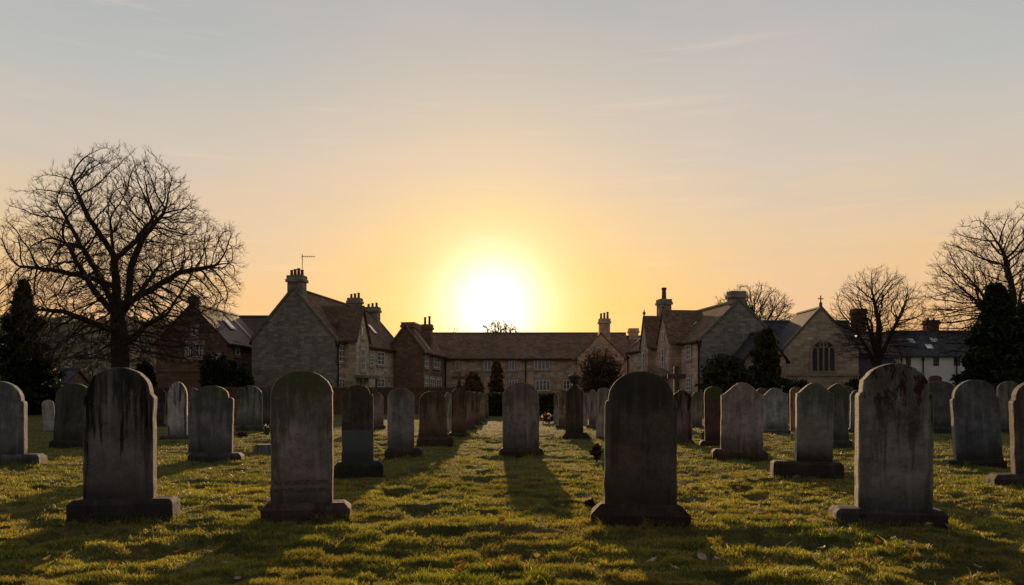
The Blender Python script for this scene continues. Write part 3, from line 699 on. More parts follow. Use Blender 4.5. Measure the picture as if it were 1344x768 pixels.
posy('flower_posy', 720, 556, .7, .42, M['dead'], 'bunch of pale flowers left by the far graves right of the aisle', 'flowers', 260, .07, M['petal'])
posy('flower_posy', 350, 573, .25, .3, M['green'], 'small pink and white flowers beside the mossy-headed gravestone', 'flowers', 120, .05, M['petal'])
posy('withered_plant', 1290, 612, .75, .2, M['dead'], 'bed of dark dead leaves at the foot of the blue-black leaning gravestone', 'dead plant', 600, .05)
posy('withered_plant', 318, 574, .4, .16, M['dead'], 'dark heap of dead stalks between the slate-grey and rusty-patched stones', 'dead plant', 220, .05)
posy('withered_plant', 925, 580, .3, .3, M['green'], 'small weeds growing at the foot of the green-headed gravestone', 'weeds', 220, .045)

# ------------------------------------------------------------------ buildings
class House:
    def __init__(s, name, ox, oy, rz, label, cat='house', group=None):
        s.r = empty(name, (ox, oy, 0), rz, label=label, cat=cat, group=group); s.o = (ox, oy); s.c = math.cos(rz); s.s = math.sin(rz)
    def map(s, side, k):
        # (along, z, outward) -> local xyz for a wall on the plane side=k
        if side == 'S': return lambda a, z, d: (a, k - d, z)
        if side == 'N': return lambda a, z, d: (-a, k + d, z)
        if side == 'E': return lambda a, z, d: (k + d, a, z)
        if side == 'W': return lambda a, z, d: (k - d, -a, z)
    def px(s, side, k, px, py):
        """pixel -> (along, z) on that wall"""
        q = (px - CX) / F; ox, oy = s.o
        if side == 'S':   # local (a,k)
            # wx = ox + c*a - s*k ; wy = oy + s*a + c*k ; wx = q*wy
            a = (q * (oy + s.c * k) - ox + s.s * k) / (s.c - q * s.s); D = oy + s.s * a + s.c * k; return a, wz(py, D)
        # local (k, y)
        y = (q * (oy + s.s * k) - ox - s.c * k) / (-s.s - q * s.c); D = oy + s.s * k + s.c * y
        return (y if side == 'E' else -y), wz(py, D)
    def gable(s, x0, x1, y0, y1, ez, rz, axis, wmat, rmat, wall='wall', over=.25, verge=.12, base=-.2, th=.12, apex=None, roofname='roof', coping=None):
        """walls + pitched roof; the ridge runs along AXIS. Returns wall and roof objects"""
        m = MB(); lo, hi = (x0, x1) if axis == 'y' else (y0, y1); am = apex if apex is not None else (lo + hi) / 2
        prof = [(lo, base), (hi, base), (hi, ez), (am, rz), (lo, ez)]
        if axis == 'y': mp = lambda u, z, d: (u, d, z); m.prism(prof, mp, y0, y1)
        else: mp = lambda u, z, d: (d, u, z); m.prism(prof, mp, x0, x1)
        w_ = m.build(wall, wmat, s.r)
        rf = MB(); d0, d1 = (y0, y1) if axis == 'y' else (x0, x1)
        for a, b in ((lo, am), (hi, am)):
            sl_ = (rz - ez) / (b - a); sg = -1 if b > a else 1; e = a + sg * over; ze = ez + (e - a) * sl_
            q = [(e, ze + .02), (b, rz + .02), (b, rz + th + .02), (e, ze + th + .02)]
            rf.prism(q if sg < 0 else q[::-1], mp, d0 - verge, d1 + verge)
        # ridge tiles
        rf.prism([(am - .12, rz + th - .02), (am + .12, rz + th - .02), (am, rz + th + .12)], mp, d0 - verge - .01, d1 + verge + .01)
        ro = rf.build(roofname, rmat, s.r)
        if coping:
            for dd in coping:
                cm = MB()
                for a, b in ((lo, am), (hi, am)):
                    sl_ = (rz - ez) / (b - a); sg = -1 if b > a else 1; e = a + sg * (over * .6); ze = ez + (e - a) * sl_
                    q = [(e, ze + .04), (b, rz + .04), (b, rz + th + .16), (e, ze + th + .16)]
                    cm.prism(q if sg < 0 else q[::-1], mp, dd - .15, dd + .15)
                cm.build('coping', M['ashlar_dark'], s.r)
        return w_, ro
    def window(s, side, k, a0, a1, z0, z1, nx=2, nz=2, surround=M['ashlar'], frame=None, name='window', arch=False, sill=True, glass=None):
        mp = s.map(side, k); m = MB(); f = .05; frame = frame or M['white']
        W = a1 - a0; Hh = z1 - z0
        m.mbox(mp, a0, a0 + f, z0, z1, .0, .06); m.mbox(mp, a1 - f, a1, z0, z1, .0, .06); m.mbox(mp, a0 + f, a1 - f, z0, z0 + f, .0, .058); m.mbox(mp, a0 + f, a1 - f, z1 - f, z1, .0, .058)
        for i in range(1, nx): x = a0 + W * i / nx; m.mbox(mp, x - .03, x + .03, z0 + f, z1 - f, .0, .052)
        for i in range(1, nz): z = z0 + Hh * i / nz; m.mbox(mp, a0 + f, a1 - f, z - .018, z + .018, .0, .045)
        w_ = m.build(name, frame, s.r)
        g = MB(); g.mbox(mp, a0 + f, a1 - f, z0 + f, z1 - f, -.02, .02); g.build('pane', glass or M['glass'], w_)
        if surround:
            q = MB(); t = .13
            q.mbox(mp, a0 - t, a0 - .003, z0 - .05, z1, -.05, .035); q.mbox(mp, a1 + .003, a1 + t, z0 - .05, z1, -.05, .035); q.mbox(mp, a0 - t - .05, a1 + t + .05, z1 + .003, z1 + .22, -.05, .045)
            if sill: q.mbox(mp, a0 - t - .04, a1 + t + .04, z0 - .17, z0 - .053, -.05, .1)
            q.build('surround', surround, w_)
        return w_
    def winpx(s, side, k, p0, q0, p1, q1, **kw):
        a0, z1 = s.px(side, k, p0, q0); a1, z0 = s.px(side, k, p1, q1)
        zz0 = s.px(side, k, (p0 + p1) / 2, q1)[1]; zz1 = s.px(side, k, (p0 + p1) / 2, q0)[1]
        return s.window(side, k, min(a0, a1), max(a0, a1), zz0, zz1, **kw)
    def chimney(s, x, y, z0, z1, w, d, mat, pots=3, ph=.45, axis='x', cap=.1, pr=.11):
        m = MB(); h = z1 - z0
        m.box(x - w / 2, x + w / 2, y - d / 2, y + d / 2, z0, z1 - .45)
        m.box(x - w / 2 - cap, x + w / 2 + cap, y - d / 2 - cap, y + d / 2 + cap, z1 - .45, z1 - .25)
        m.box(x - w / 2 - cap * .4, x + w / 2 + cap * .4, y - d / 2 - cap * .4, y + d / 2 + cap * .4, z1 - .25, z1)
        m.box(x - w / 2 - cap * .6, x + w / 2 + cap * .6, y - d / 2 - cap * .6, y + d / 2 + cap * .6, z0, z0 + .25)
        c_ = m.build('chimney', mat, s.r, bevel=.02)
        for i in range(pots):
            t = (i - (pots - 1) / 2) * ((w if axis == 'x' else d) * .92 / max(1, pots)); px_, py_ = (x + t, y) if axis == 'x' else (x, y + t)
            p = MB(); hh = ph * (1 + .12 * ((i * 7) % 3 - 1)); p.lathe((px_, py_, z1 - .01), [(pr * 1.15, 0), (pr, .08), (pr * .85, hh * .8), (pr * 1.1, hh * .85), (pr * 1.05, hh)], 10); p.build('chimney_pot', M['clay'], c_)
        return c_
    def pipe(s, side, k, a, z0, z1, name='drainpipe'):
        mp = s.map(side, k); m = MB(); m.tube([mp(a, z0, .1), mp(a, z1 - .2, .1), mp(a, z1, .22)], .06, 6); m.mbox(mp, a - .1, a + .1, z1 - .35, z1 - .15, .02, .2); m.build(name, M['iron'], s.r)
    def gutter(s, side, k, a0, a1, z):
        mp = s.map(side, k); m = MB(); m.mbox(mp, a0, a1, z - .12, z, .22, .36); m.build('gutter', M['iron'], s.r)

# ---- house 1: brown brick cottage on the left
D1 = 52.; h1 = House('brick_cottage', wx(298, D1), D1, 0, 'dark brick cottage with a gable and skylight behind the large bare tree')
_, rf1 = h1.gable(-4.63, 0, 0, 8.6, 4.45, 6.9, 'y', M['browns'], M['roof_red'], coping=None, over=.2)
h1.gable(-4.6, 3.4, 8.7, 13.6, 4.45, 7.05, 'x', M['browns'], M['roof_red'], wall='rear_wall', roofname='rear_roof')
h1.winpx('E', 0, 309, 452, 314, 466, nx=1); h1.winpx('E', 0, 339, 455, 349, 471, nx=2); h1.winpx('E', 0, 338, 486, 349, 509, nx=2, nz=3)
h1.winpx('S', 0, 244, 448, 251, 471, nx=2, nz=3); h1.winpx('S', 0, 253, 451, 266, 469, nx=3, nz=2); h1.winpx('S', 0, 252, 430, 258, 441, nx=1, nz=1)
h1.winpx('S', 0, 280, 468, 290, 488, nx=2, nz=3)
m = MB(); mp = h1.map('S', 0); m.mbox(mp, -4.6, 0, 2.55, 2.68, -.02, .05); m.build('string_course', M['ashlar_dark'], h1.r)
h1.chimney(-2.31, .35, 6.5, 7.5, .5, .5, M['browns'], pots=1, ph=.15)
def on_roof(H_, x_e, x_r, ez, rz, y, t, w, l, th=.16):
    """a flat panel lying on a roof slope between eave x_e and ridge x_r: y along, t from 0 (eave) to 1 (ridge)"""
    dx, dz = x_r - x_e, rz - ez; L = math.hypot(dx, dz); ux, uz = dx / L, dz / L; nx_, nz_ = (-uz, ux) if ux > 0 else (uz, -ux)
    if nz_ < 0: nx_, nz_ = -nx_, -nz_
    c = (x_e + dx * t, ez + dz * t)
    def P(a, b, n): return (c[0] + ux * b + nx_ * n, y + a, c[1] + uz * b + nz_ * n)
    return lambda a, b, n: P(a, b, n + th)
p = on_roof(h1, 0, -2.31, 4.45, 6.9, 3.6, .55, 0, 0); m = MB(); m.mbox(p, -.55, .55, -.45, .45, 0, .05); sk = m.build('skylight', M['lead'], rf1)
m = MB(); m.mbox(p, -.47, .47, -.37, .37, .02, .07); m.build('pane', M['glass_sky'], sk)
p = on_roof(h1, 0, -2.31, 4.45, 6.9, 6.1, .5, 0, 0); m = MB(); m.mbox(p, -.09, .09, -1.6, 1.6, 0, .05); m.build('flashing', M['lead'], rf1)
h1.pipe('E', 0, 8.3, 0, 4.4); h1.gutter('E', 0, 0, 8.6, 4.38)

# ---- house 2: big grey stone gable with buff front
D2 = 52.; a2 = math.radians(-7.6); h2 = House('stone_house', wx(440, D2), D2, a2, 'grey stone house with a steep gable, four-pot chimney and television aerial')
W2 = 5.75; E2 = 4.6; R2 = 7.95; L2 = 16.8
_, rf2 = h2.gable(-W2, 0, 0, L2, E2, R2, 'y', M['greys'], M['roof_brown'], coping=[.1, L2 - .1], verge=.0, over=.22)
m = MB(); m.box(0, .06, .35, L2, -.2, E2 - .12); m.build('front_wall', M['buff'], h2.r)
m = MB(); mp = h2.map('E', .06); m.mbox(mp, .35, L2, 2.35, 2.5, -.01, .06); m.build('string_course', M['ashlar'], h2.r)
K = .06
for b_ in ((444, 453, 453, 475), (444, 497, 453, 514), (485, 466, 490, 480), (495, 462, 504, 479), (495, 497, 504, 513)):
    h2.winpx('E', K, b_[0], b_[1], b_[2], b_[3], nx=2, nz=3)
h2.pipe('E', K, .12, 0, 4.5); h2.pipe('E', K, L2 - .35, 0, 4.5); h2.gutter('E', 0, 0, L2, E2 - .02)
# cross gablet bay
ya = h2.px('E', .9, 467, 450)[0]; yb = h2.px('E', .9, 484, 450)[0]; yc = (ya + yb) / 2
m = MB(); m.prism([(ya, -.2), (yb, -.2), (yb, 4.7), (yc, 6.95), (ya, 4.7)], lambda u, z, d: (d, u, z), .07, .9); m.build('bay', M['buff'], h2.r)
m = MB()
for (e, s_) in ((ya, -1), (yb, 1)):
    q = [(e + s_ * .18, 4.52), (yc, 7.0), (yc, 7.15), (e + s_ * .18, 4.67)]; m.prism(q, lambda u, z, d: (d, u, z), -2.4, 1.05)
m.build('bay_roof', M['roof_brown'], h2.r)
h2.window('E', .9, yc - .3, yc + .3, 4.9, 5.7, 1, 1); h2.window('E', .9, yc - .45, yc + .45, 2.7, 4.2, 2, 3, surround=M['ashlar'])
m = MB(); mp = h2.map('E', .9); m.mbox(mp, ya - .3, yb + .3, 2.15, 2.35, 0, .7); m.mbox(mp, ya - .2, ya - .05, -.2, 2.15, .45, .6); m.mbox(mp, yb + .05, yb + .2, -.2, 2.15, .45, .6); m.build('porch', M['ashlar_dark'], h2.r)
mp = h2.map('E', .9); m = MB(); m.mbox(mp, yc - .45, yc + .45, 0, 2.0, 0, .04); dr = m.build('door', M['wood'], h2.r); m = MB(); m.mbox(mp, yc + .3, yc + .36, .95, 1.1, .04, .09); m.build('handle', M['iron'], dr)
# small dormer on the near slope
m = MB(); m.prism([(.6, 4.9), (2.3, 4.9), (2.3, 5.9), (1.45, 6.5), (.6, 5.9)], lambda u, z, d: (d, u + 1.2, z), -1.9, -.5); m.build('dormer', M['roof_brown'], h2.r)
ch = h2.chimney(-W2 / 2 + .0, .62, 7.0, 8.95, 1.05, .75, M['greys'], pots=4, ph=.45)
m = MB(); m.box(-W2 / 2 - .7, -W2 / 2 + .6, .02, .3, 6.6, 7.6)
m = MB(); ax_, ay_ = -W2 / 2 + .3, .75; m.tube([(ax_, ay_, 8.9), (ax_ + .03, ay_, 10.4)], .022, 5)
m.tube([(ax_ - .05, ay_, 10.25), (ax_ + .95, ay_ - .1, 10.2)], .015, 4)
for i in range(7): m.tube([(ax_ + .05 + i * .13, ay_ - .28, 10.24), (ax_ + .05 + i * .13, ay_ + .28, 10.24)], .009, 4)
for dz in (-.12, .12): m.tube([(ax_ - .03, ay_ - .3, 10.25 + dz), (ax_ - .03, ay_ + .3, 10.25 + dz)], .009, 4)
m.build('television_aerial', M['iron'], ch)
def ridge_y(H_, xk, px): return H_.px('E', xk, px, 400)[0]
y_ = ridge_y(h2, -W2 / 2, 466); h2.chimney(-W2 / 2, y_, 7.3, wz(391, 52 + y_), 1.0, .8, M['greys'], pots=3, ph=.4, axis='x')
y_ = ridge_y(h2, -W2 / 2 + .3, 489); h2.chimney(-W2 / 2 + .3, y_, 7.0, wz(403, 52 + y_), 1.15, .8, M['greys'], pots=3, ph=.35, axis='x')
p = on_roof(h2, 0, -W2 / 2, E2, R2, 11.5, .45, 0, 0); m = MB(); m.mbox(p, -.35, .35, -.45, .45, 0, .06); m.build('skylight', M['glass_sky'], rf2)

# ---- house 3: smaller brown house
D3 = 65.; h3 = House('brown_house', wx(556, D3), D3, math.radians(-5.), 'small brown stone house with white-framed bay windows just left of the sun')
_, rf3 = h3.gable(-3.1, 0, 0, 10.2, 4.5, 6.55, 'y', M['browns'], M['roof_warm'], over=.2, coping=[.1])
h3.gable(-3.2, -.3, 4.5, 10., 4.55, 7.1, 'y', M['browns'], M['roof_warm'], wall='rear_wall', roofname='rear_roof', over=.1)
for b_ in ((557.5, 466, 562, 482), (569, 468, 577, 483), (557, 496, 562, 511), (564, 497, 570, 511), (572, 498, 579, 511)):
    h3.winpx('E', 0, *b_, nx=2, nz=2, surround=M['ashlar'])
h3.chimney(-1.55, -.0 + 1.2, 6.0, 7.0, 1.0, .6, M['browns'], pots=0)
y_ = h3.px('E', -.6, 563, 400)[0]; h3.chimney(-.75, y_, 4.9, wz(426, 65 + y_), .85, .8, M['browns'], pots=2, ph=.75, axis='x')
h3.pipe('E', 0, 10, 0, 4.4); h3.gutter('E', 0, 0, 10.2, 4.44)
p = on_roof(h3, 0, -1.55, 4.5, 6.55, 2.6, .5, 0, 0); m = MB(); m.mbox(p, -.05, .05, -1., 1., 0, .04); m.build('flashing', M['lead'], rf3)

# ---- house 4: long terrace below the sun
D4 = 75.; xL = wx(560, D4); h4 = House('terraced_cottages', xL, D4, 0, 'long low terrace with one continuous brown tiled roof directly below the setting sun', 'terrace')
def lx4(px): return wx(px, D4) - xL
xr = lx4(757)
_, rf4 = h4.gable(0, lx4(826), 0, 6.2, 4.38, 6.8, 'x', M['warm'], M['roof_warm'], over=.3)
h4.gable(xr + .01, lx4(818), -.6, 3.0, 4.4, 6.6, 'y', M['warm'], M['roof_warm'], wall='gable_wall', roofname='gable_roof', over=.15, verge=.05)
_, rf4b = h4.gable(lx4(826) + .3, lx4(850), .2, 6.2, 4.3, 6.5, 'x', M['warm'], M['roof_warm'], wall='end_wall', roofname='end_roof')
for b_, nn in (((598, 472, 603, 487), 1), ((668, 473, 679, 486), 3), ((701, 472, 721, 485), 4), ((703, 499, 722, 513), 4), ((668, 499, 679, 513), 3), ((635, 473, 645, 486), 2), ((620, 499, 632, 513), 3)):
    h4.winpx('S', 0, *b_, nx=nn, nz=1)
for b_, nn in (((783, 456, 788, 464), 1), ((770, 474, 778, 487), 2), ((795, 474, 805, 487), 2), ((800, 500, 810, 513), 2)):
    h4.winpx('S', -.6, *b_, nx=nn, nz=1)
h4.winpx('S', 0, 739, 499, 748, 511, nx=2, nz=2)
h4.chimney(lx4(794), .5, 5.5, wz(418, 75), 1.0, .9, M['warm'], pots=3, ph=.6)
h4.chimney(lx4(838), 3.2, 6.2, wz(431, 78), .9, .8, M['warm'], pots=0)
h4.gutter('S', 0, 0, xr - .45, 4.34); h4.pipe('S', 0, lx4(690), 0, 4.3)
mp = h4.map('S', 0); m = MB(); m.mbox(mp, lx4(652), lx4(661), 0, 2.05, 0, .04); dr = m.build('door', M['wood'], h4.r); m = MB(); m.mbox(mp, lx4(659), lx4(660), 1.0, 1.12, .04, .09); m.build('handle', M['iron'], dr)

# ---- house 5: right stone house
D5 = 52.; h5 = House('gabled_house', wx(921, D5), D5, math.radians(7.6), 'stone house with two narrow gablets and a tall single-pot chimney')
W5 = 5.2; E5 = 4.63; R5 = 7.15; L5 = 17.2
_, rf5 = h5.gable(0, W5, 0, L5, E5, R5, 'y', M['greys'], M['roof_warm'], coping=[.12, L5 - .1], verge=0., over=.22)
m = MB(); m.box(-.06, 0, .3, L5, -.2, E5 - .12); m.build('front_wall', M['warm'], h5.r)
K = -.06
for b_ in ((901, 453, 907, 472), (886, 455, 892, 475), (901, 496, 907, 513), (855, 461, 859, 480), (838, 464, 841, 480), (851, 461, 854, 478)):
    h5.winpx('W', K, *b_, nx=2, nz=3, surround=M['ashlar'])
h5.pipe('W', K, -.12, 0, 4.5); h5.pipe('W', K, -(L5 - .3), 0, 4.4); h5.gutter('W', 0, -L5, 0, E5 - .02)
def gablet(pa, pb, kx, zt, zb=-.2, base_z=None):
    a_ = h5.px('W', kx, pa, 440)[0]; b_ = h5.px('W', kx, pb, 440)[0]; lo, hi = sorted((-a_, -b_)); c_ = (lo + hi) / 2
    m = MB(); m.prism([(lo, zb), (hi, zb), (hi, 4.7), (c_, zt), (lo, 4.7)], lambda u, z, d: (d, u, z), kx, -.07); o = m.build('gablet', M['warm'], h5.r)
    m = MB()
    for (e, s_) in ((lo, -1), (hi, 1)):
        m.prism([(e + s_ * .12, 4.6), (c_, zt + .05), (c_, zt + .2), (e + s_ * .12, 4.75)], lambda u, z, d: (d, u, z), kx - .1, 2.0)
    m.build('gablet_roof', M['roof_warm'], h5.r)
    m = MB(); m.lathe((kx, c_, zt + .1), [(.07, 0), (.05, .15), (.13, .25), (.13, .33), (.04, .45), (.02, .6)], 8); m.build('finial', M['ashlar_dark'], h5.r)
    h5.window('W', kx, -c_ - .28, -c_ + .28, 2.9, 4.3, 1, 3, surround=M['ashlar']); h5.window('W', kx, -c_ - .2, -c_ + .2, 4.9, 5.6, 1, 1, surround=None)
    return c_, lo, hi
gablet(841, 850, -.6, 7.0); c_, lo_, hi_ = gablet(863, 878, -.9, 6.9)
mp = h5.map('W', -.9); m = MB(); m.prism([(-hi_ - .3, 2.3), (-lo_ + .3, 2.3), (-lo_ + .1, 2.6), (-c_, 2.95), (-hi_ - .1, 2.6)], mp, 0, .9); m.build('porch', M['roof_warm'], h5.r)
m = MB(); m.mbox(mp, -c_ - .45, -c_ + .45, 0, 2.0, 0, .04); dr = m.build('door', M['wood'], h5.r); m = MB(); m.mbox(mp, -c_ - .36, -c_ - .3, .95, 1.1, .04, .09); m.build('handle', M['iron'], dr)
h5.chimney(W5 / 2, .5, 7.0, wz(382, 52.5), .95, .8, M['greys'], pots=0)
y_ = -h5.px('W', W5 / 2 - .9, 871.5, 400)[0]; h5.chimney(W5 / 2 - .9, y_, 5.8, wz(393, 52 + y_), .95, .95, M['greys'], pots=1, ph=1.1, pr=.2)
p = on_roof(h5, 0, W5 / 2, E5, R5, 5.0, .42, 0, 0); m = MB(); m.mbox(p, -.6, .6, -.5, .5, 0, .07); m.build('skylight', M['glass_sky'], rf5)
# low side wing to the right
h5.gable(2.0, 4.7, -2.2, -.03, 3.3, 4.9, 'y', M['warm'], M['roof_slate'], wall='wing_wall', roofname='wing_roof', over=.25)

# ---- house 6: chapel with traceried window
D6 = 58.; h6 = House('chapel', wx(1078, D6), D6, 0, 'stone chapel with a cross on its gable and a tall arched window behind the shrubs', 'chapel')
wl, wr = wx(1029, D6) - wx(1078, D6), wx(1129, D6) - wx(1078, D6)
h6.gable(wl, -wl, 0, 5, 4.25, 7.25, 'y', M['buff'], M['roof_slate'], over=.1, coping=[.12], verge=.0)
_, r6 = h6.gable(wl - 3.2, 4.4, 3.2, 9.0, 3.9, 6.75, 'x', M['buff'], M['roof_slate'], wall='nave_wall', roofname='nave_roof', over=.3)
mp = h6.map('S', 0); a0, z1 = h6.px('S', 0, 1066, 448); a1, z0 = h6.px('S', 0, 1095, 487)
def arch(a0, a1, z0, z1, n=14, ins=0.):
    c_ = (a0 + a1) / 2; hw = (a1 - a0) / 2 - ins; zs = z1 - (a1 - a0) / 2 * .9; P = [(c_ - hw, z0 + ins), (c_ + hw, z0 + ins)]
    for i in range(n + 1):
        t = math.pi * i / n; P.append((c_ + hw * math.cos(t), zs + (z1 - zs - ins) * max(0, math.sin(t)) ** .85))
    return P, zs
P1, zs = arch(a0 - .16, a1 + .16, z0 - .12, z1 + .18); m = MB(); P2, _ = arch(a0, a1, z0, z1)
n_ = len(P1); m.add([mp(u, z, .07) for u, z in P1] + [mp(u, z, .07) for u, z in P2] + [mp(u, z, -.02) for u, z in P1], [(i, (i + 1) % n_, (i + 1) % n_ + n_, i + n_) for i in range(n_)] + [(i, i + 2 * n_, (i + 1) % n_ + 2 * n_, (i + 1) % n_) for i in range(n_)])
W_ = m.build('window', M['ashlar'], h6.r)
m = MB(); m.prism(P2, mp, -.02, .02); m.build('pane', M['glass_dark'], W_)
m = MB()
for i in (1, 2, 3):
    x = a0 + (a1 - a0) * i / 4; m.mbox(mp, x - .05, x + .05, z0, z1 - .12 - (.1 if i != 2 else .0) - .28 * (i != 2), .022, .08)
for i in range(4):
    c1 = a0 + (a1 - a0) * (i + .5) / 4; hw = (a1 - a0) / 8
    m.tube([mp(c1 + hw * math.cos(t), zs - .05 + hw * 1.6 * math.sin(t), .05) for t in [math.pi * k / 8 for k in range(9)]], .035, 4)
m.tube([mp((a0 + a1) / 2 + .28 * math.cos(t), zs + .42 + .2 * math.sin(t), .05) for t in [2 * math.pi * k / 12 for k in range(13)]], .035, 4)
m.build('tracery', M['ashlar'], W_)
m = MB(); m.mbox(mp, wl, -wl, z0 - .36, z0 - .2, 0, .1); m.build('string_course', M['ashlar'], h6.r)
h6.window('S', 0, a0 + .1, a1 - .1, .55, 1.35, 4, 1, surround=M['ashlar'], frame=M['ashlar'])
m = MB(); m.box(-.09, .09, .04, .2, 7.3, 7.75); m.box(-.035, .035, .09, .15, 7.75, 8.25); m.box(-.2, -.035, .095, .145, 7.98, 8.05); m.box(.035, .2, .095, .145, 7.98, 8.05); m.build('cross', M['ashlar_dark'], h6.r)
h6.window('S', 3.2, wx(1134, 61) - wx(1078, D6), wx(1143, 61) - wx(1078, D6), wz(483, 61), wz(467, 61), 2, 2, surround=M['iron'])
h6.chimney(wx(1134, 63) - wx(1078, D6), 6.0, 5.8, wz(404, 63), .95, .8, M['brickwall'], pots=0)
# lean-to with pale flashing
h6.gable(2.9, 6.2, 1.2, 3.1, 2.2, 3.7, 'x', M['browns'], M['roof_slate'], wall='porch_wall', roofname='porch_roof', over=.2)

# ---- house 7: white cottages
D7 = 75.; h7 = House('white_cottages', wx(1186, D7), D7, 0, 'white rendered cottages with a dark slate roof at the far right', 'cottages')
def lx7(px): return wx(px, D7) - wx(1186, D7)
_, rf7 = h7.gable(0, lx7(1330), 0, 6.5, 4.65, 7.0, 'x', M['render'], M['roof_slate'], over=.3)
h7.gable(lx7(1148), -.01, .3, 6.2, 4.65, 6.85, 'x', M['browns'], M['roof_red'], wall='brick_wall', roofname='brick_roof', over=.3)
for b_, nn in (((1189, 467, 1195, 480), 2), ((1225, 466, 1232, 480), 2), ((1252, 467, 1260, 480), 2), ((1225, 494, 1234, 508), 2), ((1195, 494, 1204, 508), 2), ((1254, 494, 1262, 508), 2)):
    h7.winpx('S', 0, *b_, nx=nn, nz=2, surround=None, frame=M['iron'], glass=M['glass_dark'])
for b_ in ((1160, 468, 1167, 481), (1174, 468, 1181, 481)): h7.winpx('S', .3, *b_, nx=2, nz=2)
h7.chimney(lx7(1246), 3.3, 6.4, wz(420, 78), 1.2, .8, M['brickwall'], pots=2, ph=.25)
for p_ in (1211, 1255): h7.pipe('S', 0, lx7(p_), 0, 4.5)
for px_, t_ in ((1208, .55), (1240, .6), (1227, .3)):
    dy = 3.25; ux, uz = dy, 2.35; q = lambda a, b, n, X_=lx7(px_), t=t_: (X_ + a, 3.25 * t + b * .81 - n * .585, 4.65 + 2.35 * t + b * .585 + n * .81 + .14)
    m = MB(); m.mbox(q, -.3, .3, -.35, .35, 0, .07); m.build('skylight', M['glass_sky'], rf7)

# ---- shed and boundary walls
h8 = House('garden_shed', wx(38, 50), 50, 0, 'low garden shed with a grey roof behind the brick wall at far left', 'shed')
h8.gable(0, 2.35, 0, 2.6, 1.75, 2.55, 'x', M['ashlar_dark'], M['roof_slate'], over=.15)
h8.window('S', 0, 1.0, 1.6, .9, 1.45, 2, 1, surround=None)

def wallrun(name, x0, x1, y, h, mat, capm, label, cat, t=.3, seed=0):
    r = empty(name, (x0, y, 0), 0, label=label, cat=cat); m = MB(); n = int((x1 - x0) / 1.2); L = x1 - x0; rnd = random.Random(seed)
    m.box(0, L, -t / 2, t / 2, -.2, h); m.build('masonry', mat, r)
    c_ = MB(); x = 0
    while x < L:
        w_ = min(L - x, rnd.uniform(.5, .8)); dz = rnd.uniform(-.012, .02); c_.box(x + .004, x + w_ - .004, -t / 2 - .05, t / 2 + .05, h + .003, h + .085 + dz); x += w_
    c_.build('coping', capm, r)
    p_ = MB(); x = 3.
    while x < L: p_.box(x - .2, x + .2, -t / 2 - .07, t / 2 + .07, -.2, h - .004); x += 5.2
    p_.build('pier', mat, r)
wallrun('brick_wall', wx(-60, 45), wx(604, 45), 45, 1.42, M['brickwall'], M['clay'], 'red brick boundary wall behind the graves on the left', 'wall')
wallrun('stone_wall', wx(742, 46), wx(1410, 46), 46, 1.1, M['browns'], M['ashlar_dark'], 'low dark stone boundary wall behind the graves on the right', 'wall')

# ------------------------------------------------------------------ vegetation
M['yew'] = leaf_mat('yew_leaves', (.022, .033, .012), trans=.15); M['yew_warm'] = leaf_mat('warm_evergreen', (.06, .06, .02), trans=.3)
M['hedge'] = leaf_mat('hedge_leaves', (.05, .05, .02), trans=.25); M['brown_twig'] = leaf_mat('russet_twigs', (.13, .08, .035), trans=.3)
M['wood_far'] = leaf_mat('far_wood', (.30, .28, .2), trans=.05, var=.25)  # pale greyish albedo stands in for distance haze

def hedge(name, x0, x1, y, h, t, mat, label, n=14000, size=.08):
    r = empty(name, ((x0 + x1) / 2, y, 0), 0, label=label, cat='hedge'); L = x1 - x0
    P = np.stack([RNG.uniform(-L / 2, L / 2, n), RNG.uniform(-t / 2, t / 2, n), RNG.uniform(0, 1, n) ** .8 * h], 1)
    P[:, 2] *= 1 + .07 * (vn(P[:, 0] * 1.3, P[:, 1], 3) - .5) * 2; V, Q = cards(P, size); np_mesh('foliage', V, Q, mat, r)
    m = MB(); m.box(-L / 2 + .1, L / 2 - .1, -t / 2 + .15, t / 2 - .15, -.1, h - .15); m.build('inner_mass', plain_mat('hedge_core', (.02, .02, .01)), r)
hedge('hedge', wx(606, 41), wx(742, 41), 41, 1.22, .9, M['hedge'], 'low clipped hedge closing the far end of the grass aisle')

bush('evergreen_shrub', 256, 332, 461, 47.5, M['yew'], 'wide dark domed shrub in front of the brick cottage', n=9000, size=.16, seed=4)
bush('evergreen_shrub', 170, 206, 472, 47.5, M['yew'], 'dark bush between the bare tree trunk and the brick cottage', n=4000, size=.15, seed=5)
bush('evergreen_shrub', 915, 988, 463, 47.5, M['yew_warm'], 'broad rounded green shrub before the right stone house', n=9000, size=.16, seed=6)
bush('twiggy_shrub', 752, 826, 455, 60, M['brown_twig'], 'tall russet twiggy shrub in front of the terrace gable', n=7000, size=.12, seed=7, twigs=160, lump=.5)
bush('evergreen_shrub', 606, 636, 486, 58, M['brown_twig'], 'leafy warm brown shrub before the terrace, left of the lone gravestone', n=3500, size=.15, seed=8, twigs=60)
bush('evergreen_shrub', 609, 633, 498, 52, M['brown_twig'], 'small ball-shaped shrub just left of the terrace hedge', n=2600, size=.1, seed=9, lump=.1)
bush('evergreen_shrub', 1026, 1066, 497, 49, M['yew'], 'low dark bush under the chapel window', n=3500, size=.14, seed=10)
bush('evergreen_shrub', 1100, 1140, 496, 49, M['yew'], 'low dark bush right of the chapel window', n=3500, size=.14, seed=12)
bush('evergreen_shrub', 400, 440, 494, 47.5, M['hedge'], 'thin scruffy bush against the grey stone gable', n=1800, size=.11, seed=13, twigs=80)

